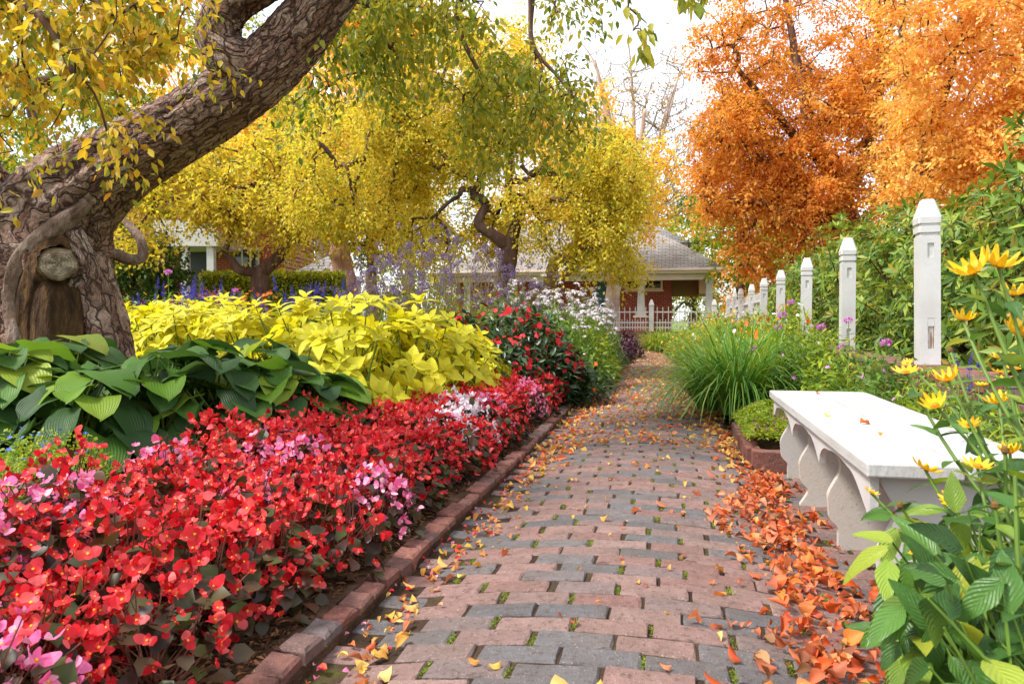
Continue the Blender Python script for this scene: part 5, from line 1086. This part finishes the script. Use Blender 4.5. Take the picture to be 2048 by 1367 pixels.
# ------------------------------------------------------------------ right side of the path
def blades(n, L, spread, wid, seg=7, el=(.9, 1.5), curve=1.65):
    a = rng.uniform(0, 6.283, n); l = L * rng.uniform(.6, 1.15, n); e0 = rng.uniform(*el, n); cv = curve * rng.uniform(.5, 1.3, n) * (1.6 - e0 / 1.57)
    r0 = rng.uniform(0, spread, n); az = a + rng.normal(0, .5, n)
    p = np.stack([np.cos(a) * r0, np.sin(a) * r0, np.zeros(n)], -1); rows = []; side = np.stack([-np.sin(az), np.cos(az), np.zeros(n)], -1)
    for i in range(seg + 1):
        t = i / seg; w_ = wid * (1 - t) ** .6 * (.6 + .4 * min(1, t * 4)) + .0006; rows.append(np.stack([p - side * w_, p + side * w_], 1))
        e = e0 - cv * t * 1.5; p = p + np.stack([np.cos(az) * np.cos(e), np.sin(az) * np.cos(e), np.sin(e)], -1) * (l / seg)[:, None]; p[:, 2] = np.maximum(p[:, 2], .01)
    V = np.stack(rows, 1).reshape(n, -1, 3); k = (seg + 1) * 2; q = np.array([(2 * i, 2 * i + 1, 2 * i + 3, 2 * i + 2) for i in range(seg)])
    return Geo().add(V.reshape(-1, 3), (q[None] + (np.arange(n) * k)[:, None, None]).reshape(-1, 4))
for k, (u_, v_, d_, n, L) in enumerate(((1480, 790, 6.3, 520, 1.12), (1428, 785, 6.7, 360, .9), (1550, 770, 6.5, 380, 1.02), (1450, 760, 7.3, 300, 1.05), (1425, 748, 7.7, 200, .8))):
    p = P(u_, v_, d_); t = thing('daylily_clump', ['largest arching green daylily clump at the right path edge', 'left daylily clump drooping onto the path', 'right daylily clump toward the bench', 'rear daylily clump behind the largest', 'small rear daylily clump nearest the path'][k], 'daylily', (p[0], p[1], .03), 'daylily clumps')
    obj('blades', blades(n, L, .16, .0075), M['blade'], t, 'stuff')
p = P(1300, 680, 19.5); t = thing('grass_tuft', 'light green grass tuft in front of the far picket fence', 'grass', (p[0] + .2, 20.6, 0)); obj('blades', blades(420, .8, .35, .012, el=(.9, 1.5)), M['lime_leaf'], t, 'stuff')
p = P(1320, 680, 21); t = thing('grass_tuft', 'darker green grass tuft right of the path end', 'grass', (-.1, 20.9, 0)); obj('blades', blades(420, .85, .35, .012, el=(.9, 1.5)), M['blade'], t, 'stuff')
# creeping cover before the bench
n = 15000; x = rng.uniform(.44, .98, n); y = rng.uniform(4.72, 6.05, n); hgt = .05 + .13 * np.sqrt(np.clip(np.minimum((x - .42) * 6, np.minimum((y - 4.68) * 6, 1)), 0, 1)) * (.6 + .8 * vnoise(np.stack([x, y, x * 0], -1), 7.)); z = hgt * rng.uniform(.5, 1, n) ** .5 + .02
cc = obj('creeping_cover', Geo().scatter(T_DIA, frames(rv(n) * [1, 1, .4], unit(rng.normal(0, .5, (n, 3)) + [0, 0, 1]), .022 * rng.uniform(.7, 1.4, n)), np.stack([x, y, z], -1)), M['lime_leaf'], kind='stuff'); tag(cc, 'low bright green creeping cover in the brick edged bed beside the bench', 'ground cover')
n = 900; x = rng.uniform(.46, .95, n); y = rng.uniform(4.74, 6., n); m_ = vnoise(np.stack([x, y, x * 0], -1), 5., 8) > .45; x, y = x[m_], y[m_]; n = len(x)
M['pt_plum'] = petal_mat('petal_plum', ['#6a2a4a', '#8a3a5a', '#5a3040', '#a05070'])
cf = obj('creeping_flowers', Geo().scatter(T5, face_frames(unit(rng.normal(0, .5, (n, 3)) + [0, -.3, 1]), np.full(n, .011)), np.stack([x, y, .12 + .09 * rng.random(n)], -1)), [M['pt_plum'], M['pt_plum']], kind='stuff'); tag(cf, 'tiny plum coloured flowers over the creeping cover', 'flowers')
# right bed foliage and flowers
RB = []
for yy in np.arange(7.9, 20.5, .58):
    for off, h in ((.78, .45), (1.15, .8), (1.5, .95)):
        xx = float(cx(yy)) + off + rng.normal(0, .05) + .012 * (yy - 8)
        if xx < 1.34: RB.append((xx, yy, h * rng.uniform(.85, 1.15)))
cnt3 = {}
for (xx, yy, h) in RB:
    r3 = int(round((xx - float(cx(yy)) - .78) / .37)); cnt3[r3] = cnt3.get(r3, 0) + 1
    fc_ = rng.integers(3)
    bush('border_perennial', 'green perennial with %s flowers, right bed %s, %s from the daylilies' % (['yellow', 'white', 'orange'][fc_], ['path edge row', 'second row', 'row by the fence', 'rear row'][min(r3, 3)], ORDN(cnt3[r3])), 'plant', (xx, yy, .06), .36, h, leaf_tpl(2, 1, .2, .45, .2, .2), ['lime_leaf', 'bed_leaf', 'lime_leaf'][rng.integers(3)], 560, .075, T5, [['pt_yel', 'pt_white', 'pt_orange'][fc_], 'ct_yel'], 26, .024, 'perennials right of the path', .4, out=.9)
for k, (xx, yy, h, rr) in enumerate(((1.2, 5.0, .62, .3), (1.15, 5.6, .66, .32), (1.0, 6.2, .66, .34), (1.2, 6.7, .72, .34), (1.2, 4.5, .6, .26), (1.22, 4.0, .55, .22), (1.23, 3.5, .52, .22), (1.22, 3.0, .5, .22), (1.2, 7.4, .75, .34), (.85, 7.2, .6, .3), (1.22, 2.5, .46, .22), (1.05, 7.9, .75, .3))):
    bush('feathery_perennial', 'fine leaved green plant behind the bench, %s from the daylilies' % ORDN(k + 1), 'plant', (xx, yy, .08), rr, h, T_NARROW, ['bed_leaf', 'lime_leaf'][k % 2], 1500, .06, T5, ['pt_cleome', 'ct_yel'], 3, .014, 'fine leaved plants behind the bench', .3, out=.7)
    t = thing('grass_sprout', 'thin grassy blades behind the bench, %s from the daylilies' % ORDN(k + 1), 'grass', (xx + .04, yy + .12, .08), 'grassy sprouts behind the bench'); obj('blades', blades(46, .52, .1, .004, el=(1.2, 1.55)), M['lime_leaf'], t, 'stuff')
CH = Geo(); n = 60; d = rv(n); d[:, 2] = d[:, 2] * .6 + .35; CH.scatter(diamond(.22, .05), frames(d, rv(n), np.full(n, .7)), d * .45); CHm = [CH.mesh('flower_head', M['pt_cleome'])]
for k, (u_, v_, d_) in enumerate(((1508, 700, 6.6), (1565, 632, 7.2), (1582, 606, 7.4), (1556, 656, 7.0), (1642, 656, 7.2), (1697, 642, 6.2), (1685, 697, 6.4), (1772, 688, 6.0), (1600, 716, 6.8), (336, 546, 8.2), (470, 582, 9.2))):
    p = P(u_, v_, d_); lab = 'pink cleome flower %s' % ['in front of the daylily clump', 'above the daylilies', 'highest, before the third post', 'low between the daylilies', 'left of the second post', 'in front of the second post', 'below the second post', 'left of the nearest post', 'small and low behind the bench', 'rising right of the leaning trunk', 'beside the marigolds'][k]
    t = thing('cleome', lab, 'cleome', (p[0], p[1], .08 if u_ > 1000 else .25), 'cleome'); h = p[2] - t.location.z
    mput('flower_head', CHm[0], t, np.eye(3) * .045 * rng.uniform(.85, 1.2), np.array([0, 0, h])); obj('stem', Geo().tube([(.03, .02, 0), (.015, 0, h * .5), (0, 0, h)], [.005, .004, .003], 5), M['stem'], t)
    q_ = 26; z = rng.uniform(.25, .93, q_) * h; a = rng.uniform(0, 6.28, q_); d = np.stack([np.cos(a), np.sin(a), rng.normal(.1, .3, q_)], -1); obj('foliage', Geo().scatter(T_NARROW, frames(d, rv(q_) * .4 + [0, 0, 1], .09 * rng.uniform(.6, 1.2, q_)), np.stack([z * 0, z * 0, z], -1)), M['bed_leaf'], t, 'stuff')

# ---- rhododendrons behind the fence
TR = leaf_tpl(2, 1, .17, .55, .12, .2); trm = TR.mesh('leaf', M['rhodo'], True)
def rhodo(label, c, rx, ry, h, nw, ls, ind=0, zlo=-.1, lowcut=.0):
    t = thing('rhododendron', label, 'shrub', c, 'rhododendron hedge'); Lp = []; Lm = []
    p, nr = dome(nw, rx, ry, h, .62, .02); p = p * (1 + .22 * (vnoise(p, 2.2, 6) - .5))[:, None]
    ax = unit(nr + rng.normal(0, .35, nr.shape) + [0, 0, .5])
    for c_, a_ in zip(p, ax):
        e1 = unit(np.cross(a_, rv(1)[0])); e2 = np.cross(a_, e1); m = rng.integers(7, 11); ph = rng.uniform(0, 6.28)
        for q_ in range(m):
            an = ph + q_ * 6.283 / m + rng.normal(0, .15); o_ = e1 * math.cos(an) + e2 * math.sin(an); til = rng.normal(.35, .3)
            Lp.append(c_ + o_ * .01); Lm.append(frames((o_ * math.cos(til) + a_ * math.sin(til))[None], (a_ - o_ * .4)[None], [ls * rng.uniform(.7, 1.2)])[0])
    Lp, Lm = np.array(Lp), np.array(Lm); W = Lp + np.array(c); dep = (W - CAM) @ cF; front = np.argsort(dep)
    for q_ in front[:ind]: mput('leaf', trm, t, Lm[q_], Lp[q_])
    rs = front[ind:]; obj('foliage', Geo().scatter(TR, Lm[rs], Lp[rs]), M['rhodo'], t, 'stuff', smooth=True)
    sel = p[:: max(1, nw // 70)]; g = Geo()
    for tp in sel:
        b0 = np.array([tp[0] * .15, tp[1] * .15, .0]); m1 = b0 + (tp - b0) * .45 + rng.normal(0, .08, 3) + np.array([0, 0, .1]); g.tube([b0, m1, tp], [.022, .012, .005], 5, cap=False)
    obj('branches', g, M['twig'], t, 'stuff'); return t
rhodo('tall rhododendron at the right picture edge rising above the nearest post', (2.72, 5.7, .45), .85, 1.15, 2.15, 620, .13, 260)
rhodo('rhododendron between nearest and second fence post', (2.75, 7.6, .45), .88, 1.1, 1.6, 520, .125, 150)
rhodo('rhododendron behind the second fence post', (2.75, 9.3, .45), .95, 1.2, 1.85, 540, .125)
rhodo('rhododendron behind the third fence post', (2.75, 11.4, .45), 1.0, 1.3, 2.1, 520, .13)
rhodo('rhododendron behind the fourth and fifth posts', (2.75, 13.8, .45), 1.0, 1.4, 2.15, 480, .13)
rhodo('farthest rhododendron of the hedge behind the picket panels', (2.75, 16.6, .45), .95, 1.5, 2.0, 420, .13)
rhodo('rhododendron deep behind the hedge above the nearest post', (4.2, 8.2, .45), 1.2, 1.4, 2.2, 520, .13)
# azalea like shrubs far right of the end fence
for k, (x, y, h) in enumerate(((2.7, 19, 1.5), (2.9, 22, 1.7), (3.4, 25.5, 2.0))):
    bush('leafy_shrub', 'green leafy shrub past the picket row, %s' % ['nearest of three', 'middle of three', 'rearmost of three'][k], 'shrub', (x, y, .3), 1.0, h, T_DIA, ['lf_green', 'lf_dark', 'lf_green'][k], 5200, .1, group='shrubs past the picket row', shell=.5)

# ---- yellow daisies in the right foreground
TD = [flower_tpl(12, .17, .35, .24, [1, .88, .97], .16, 3), flower_tpl(11, .19, .75, .24, [1, .9, .8], .2, 3)]
TDL = [leaf_tpl(7, 2, .23, .36, .28, .2, .1, .015), leaf_tpl(7, 2, .26, .34, .12, .28, .12, .02)]
dlm = [t_.mesh('leaf', M['daisy_leaf'], True) for t_ in TDL]; dfm = [t_.mesh('flower', [M['pt_yel'], M['ct_or']]) for t_ in TD]
CONE = Geo().tube([(0, 0, -.5), (0, 0, -.2), (0, 0, .3), (0, 0, .6)], [.3, .55, .5, .2], 7).mesh('seed_head', M['ct_brown'])
def daisy(label, base, heads, leaves, group='yellow daisies at the right'):
    """heads: (u,v,d,size,kind); stems run from base to each head; leaves in pairs down the stems plus extra (u,v,d,size)"""
    t = thing('yellow_daisy', label, 'daisy', base, group); B = np.array(base); g = Geo()
    for (u_, v_, d_, s_, kd) in heads:
        tp = P(u_, v_, d_) - B; b0 = np.array([rng.normal(0, .05), rng.normal(0, .05), 0]); m1 = b0 * .6 + tp * .4 + rng.normal(0, .02, 3); m2 = b0 * .25 + tp * .75 + rng.normal(0, .015, 3)
        s = spline([tuple(b0) + (.0055,), tuple(m1) + (.005,), tuple(m2) + (.004,), tuple(tp) + (.003,)], 12); g.tube(s[:, :3], s[:, 3], 6)
        if kd == 2: mput('seed_head', CONE, t, np.eye(3) * .013, tp)
        elif kd < 2:
            nr = unit(-(tp + B - CAM) * [1, 1, 0] * .08 + np.array([rng.normal(0, .3), rng.normal(0, .2), 1.])); mput('flower', dfm[kd], t, face_frames(nr[None], [s_])[0], tp)
        for f in np.linspace(.3, .93, 6):
            q = s[int(f * 11), :3]; a = rng.uniform(0, 6.28)
            for sd in (0, math.pi):
                o_ = np.array([math.cos(a + sd), math.sin(a + sd), rng.normal(.15, .3)]); mput('leaf', dlm[rng.integers(2)], t, frames(o_[None], np.array([[0, 0, 1.]]) + rng.normal(0, .25, (1, 3)), [(.10 - .04 * f) * rng.uniform(.8, 1.2)])[0], q)
    for (u_, v_, d_, s_) in leaves:
        q = P(u_, v_, d_) - B; b0 = np.array([rng.normal(0, .06), rng.normal(0, .06), 0.]); g.tube([b0, b0 * .4 + q * .6 + rng.normal(0, .02, 3), q], [.004, .003, .002], 5)
        o_ = unit(rng.normal(0, .6, 3) + [-.3, -.35, -.35]); mput('leaf', dlm[rng.integers(2)], t, frames(o_[None], np.array([[-.1, -.55, .8]]) + rng.normal(0, .2, (1, 3)), [s_])[0], q)
    obj('stems', g, M['stem'], t, 'stuff')
def lv(n, u0, u1, v0, v1, d0, d1, s0=.06, s1=.095): return [(rng.uniform(u0, u1), rng.uniform(v0, v1), rng.uniform(d0, d1), rng.uniform(s0, s1)) for _ in range(n)]
daisy('tall yellow daisy with paired blooms highest at the right edge', (.84, 1.36, -.01), [(1948, 545, 1.42, .042, 1), (1996, 532, 1.42, .042, 1), (2035, 668, 1.42, .04, 1), (1985, 520, 1.5, .0, 3), (1925, 640, 1.6, .03, 1), (2030, 590, 1.55, .032, 1), (2005, 715, 1.6, .03, 0)], lv(30, 1930, 2060, 980, 1367, 1.35, 1.6))
daisy('yellow daisy with blooms just above the bench top', (.90, 1.62, -.01), [(1896, 760, 1.75, .034, 1), (1872, 812, 1.75, .034, 1), (1998, 806, 1.7, .034, 1), (1940, 850, 1.8, .028, 0), (1812, 745, 1.85, .035, 0), (1900, 700, 1.9, .0, 2)], lv(26, 1860, 2040, 960, 1300, 1.5, 1.8))
daisy('yellow daisy in front of the bench end panel', (.72, 1.62, -.02), [(1850, 938, 1.6, .038, 0), (1955, 934, 1.62, .038, 0), (1905, 1000, 1.55, .028, 0), (2020, 905, 1.6, .03, 1), (1742, 985, 1.7, .02, 0), (1800, 1010, 1.6, 0, 2), (1992, 1000, 1.5, 0, 2)], lv(44, 1770, 1960, 1020, 1330, 1.35, 1.7))
daisy('leafy yellow daisy lowest in the right corner', (.66, 1.36, -.03), [(1826, 1104, 1.5, .02, 0), (1990, 1010, 1.3, 0, 2), (2010, 900, 1.35, 0, 2)], lv(60, 1770, 2040, 1080, 1390, 1.15, 1.45, .08, .115))
daisy('large leaved daisy at the bottom right corner', (.62, 1.16, -.03), [(2030, 950, 1.15, 0, 3)], lv(44, 1850, 2060, 1150, 1400, 1.05, 1.25, .075, .11))
daisy('small orange centered daisies beside the blue salvia near the post', (1.22, 2.35, .03), [(2000, 745, 2.7, .035, 0), (2030, 738, 2.7, .035, 0), (1965, 770, 2.7, .03, 0), (2010, 765, 2.6, .035, 0), (1815, 726, 3., .025, 0)], lv(8, 1900, 2050, 800, 900, 2.4, 2.7))
p = P(1945, 712, 3.4)
spike_plant('blue_salvia', 'blue salvia beside the yellow daisies at the right', 'salvia', (p[0], p[1], .05), .1, p[2] - .02, SP, 5, .09, 'blue salvia', 'bed_leaf', 120, .06, part='flower_spike', zr=(.86, .96))

# ------------------------------------------------------------------ fallen leaves, mulch
FT = [leaf_tpl(4, 2, .36, .45, .35, .9, 0, .10, rnd=.6), leaf_tpl(4, 2, .42, .4, -.3, -.7, 0, .12, rnd=.5), leaf_tpl(4, 2, .3, .5, .6, 1.3, 0, .08, rnd=.6)]
M['dry_or'] = leaf_mat('dry_orange_leaves', ['#b8461c', '#d8622c', '#e47c4a', '#c85634', '#e89a70', '#dc883c', '#94482a', '#d67a58', '#7a4a30', '#c8a070'], .3, .55, 3., .2)
M['dry_yel'] = leaf_mat('dry_yellow_leaves', ['#d8a838', '#e0b860', '#c88a38', '#e8c878', '#b8743c', '#d89848'], .25, .55, 3., .2)
FTs = [leaf_tpl(3, 1, .36, .45, .3, .8, 0, .08), leaf_tpl(3, 1, .42, .4, -.3, -.7, 0, .1), leaf_tpl(3, 1, .3, .5, .5, 1.1, 0, .06)]
fo = [t_.mesh('fallen_leaf', M['dry_or'], True) for t_ in FT]; fy = [t_.mesh('fallen_leaf', M['dry_yel'], True) for t_ in FT]
def fl_z(x, y): return path_z(x, y) + .002
def drift_pts(n):
    y = rng.uniform(1.35, 4.4, n); c_ = .40 + .05 * np.sin(y * 3.1) + .05 * np.clip(y - 3, 0, 2); w_ = .135 * np.clip(1.9 - .28 * y, .45, 1.3); x = c_ + rng.normal(0, 1, n) * w_ * .48 - .03 * np.clip(2.2 - y, 0, 1); x = np.where(vnoise(np.stack([x, y, x * 0], -1), 7., 5) < .42, x + rng.normal(0, .12, n), x)
    return x, y
def scat_pts(n, y0, y1, power=1.):
    y = y0 + (y1 - y0) * rng.random(n) ** power; x = cx(y) + rng.uniform(-.62, .6, n); return x, y
def leafM(n, size, flat=.35):
    nr = unit(rng.normal(0, flat, (n, 3)) + [0, 0, 1]); d = unit(rng.normal(0, 1, (n, 3)) * [1, 1, .25]); return frames(d, nr, size)
x, y = drift_pts(820); zz = rng.random(820) ** 1.5 * .035 * np.exp(-((x - .42) / .2) ** 2)
ordr = np.argsort(-(zz * 40 - y)); ind = ordr[:190]; rs = ordr[190:]
S = .044 * rng.uniform(.4, 1.35, 820); Mx = leafM(820, S, .4)
for q_ in ind:
    if not inview(x[q_], y[q_]): continue
    o = mput('fallen_leaf', fo[q_ % 3], None, Mx[q_], np.array([x[q_], y[q_], fl_z(x[q_], y[q_]) + .012 + zz[q_]])); tag(o, 'curled orange fallen leaf in the drift beside the bench', 'leaf', 'orange leaves drifted by the bench')
g = Geo(); Ps = np.stack([x, y, fl_z(x, y) + .008 + zz], -1)
for k in range(3): g.scatter(FT[k], Mx[rs[k::3]], Ps[rs[k::3]])
o = obj('leaf_drift', g, M['dry_or'], kind='stuff', smooth=True); tag(o, 'drift of fallen orange leaves along the right path edge', 'leaves')
x, y = scat_pts(46, 1.4, 4.6); x = np.concatenate([x, rng.normal(-.77, .05, 44)]); y = np.concatenate([y, rng.uniform(1.5, 5, 44)]); n = len(x); Mx = leafM(n, .04 * rng.uniform(.6, 1.3, n), .3)
for q_ in range(n):
    if inview(x[q_], y[q_]):
        gut = x[q_] < float(cx(y[q_])) - .56; o = mput('fallen_leaf', fy[q_ % 3] if q_ % 4 else fo[q_ % 3], None, Mx[q_], np.array([x[q_], y[q_], fl_z(x[q_], y[q_]) + .012])); tag(o, ('yellow brown fallen leaf in the gutter beside the left kerb' if gut else 'single pale fallen leaf lying on the brick path'), 'leaf', 'leaves in the left gutter' if gut else 'leaves scattered on the path')
g = Geo(); n1 = 1900; x, y = scat_pts(n1, 5., 20.5, 1.25); n2 = 900; y2 = rng.uniform(4.3, 12, n2); x2 = cx(y2) + np.where(rng.random(n2) < .55, rng.normal(.54, .07, n2), rng.normal(-.62, .07, n2)); n3 = 90; x3, y3 = scat_pts(n3, 2., 5.)
n4 = 160; y4 = rng.uniform(1.4, 5, n4); x4 = rng.normal(-.78, .05, n4)
x = np.concatenate([x, x2, x3, x4]); y = np.concatenate([y, y2, y3, y4]); n = len(x); S = np.concatenate([.05 * rng.uniform(.5, 1.2, n1), .052 * rng.uniform(.6, 1.3, n2), .02 * rng.uniform(.5, 1.2, n3), .035 * rng.uniform(.5, 1.2, n4)]); Mx = leafM(n, S, .35); Ps = np.stack([x, y, fl_z(x, y) + .008], -1); mi = (rng.random(n) < .45).astype(int)
for k in range(3): g.scatter(FTs[k], Mx[k::3], Ps[k::3], mi[k::3])
o = obj('leaf_litter', g, [M['dry_yel'], M['dry_or']], kind='stuff'); tag(o, 'small tan and orange leaves strewn over the far brick path', 'leaves')
# bark mulch on the left bed
n = 9000; y = rng.uniform(.9, 8, n) ** 1.0; x = cx(y) - .85 - np.abs(rng.normal(0, .16, n)); d = rv(n) * [1, 1, .25]
M['mulch'] = leaf_mat('bark_mulch', ['#3a2618', '#54382a', '#6b4a34', '#80583a', '#2c1e16'], 0.001, .9, 2., .2, spec=.1)
o = obj('bark_mulch', Geo().scatter(diamond(.16, .08), frames(d, unit(rng.normal(0, .4, (n, 3)) + [0, 0, 1]), .03 * rng.uniform(.5, 1.4, n)), np.stack([x, y, bed_z(x) + .012 * rng.random(n)], -1)), M['mulch'], kind='stuff'); tag(o, 'brown bark mulch between begonias and kerb', 'mulch')
# fallen petals by the kerb
n = 150; y = rng.uniform(1.4, 6, n); x = cx(y) - .6 + rng.normal(-.1, .08, n); mi = rng.integers(0, 2, n)
o = obj('fallen_petals', Geo().scatter(FT[0], leafM(n, .018 * rng.uniform(.6, 1.3, n), .3), np.stack([x, y, fl_z(x, y) + .012], -1), mi), [M['pt_red'], M['pt_pink']], kind='stuff'); tag(o, 'fallen red and pink petals in the left gutter', 'petals')


for k, (u_, v_, sz) in enumerate(((1640, 786, .03), (1662, 831, .03), (1720, 846, .045), (1760, 872, .022))):
    p = Gp(u_, v_, .425); o = mput('fallen_leaf', (fo if k % 2 == 0 else fy)[k % 3], None, leafM(1, np.array([sz]), .15)[0], p); tag(o, ['small red brown leaf lying at the far end of the bench seat', 'small yellow leaf lying on the bench seat', 'curled dry leaf at the middle of the bench seat', 'tiny leaf scrap near the front of the bench seat'][k], 'leaf', 'leaves on the bench')
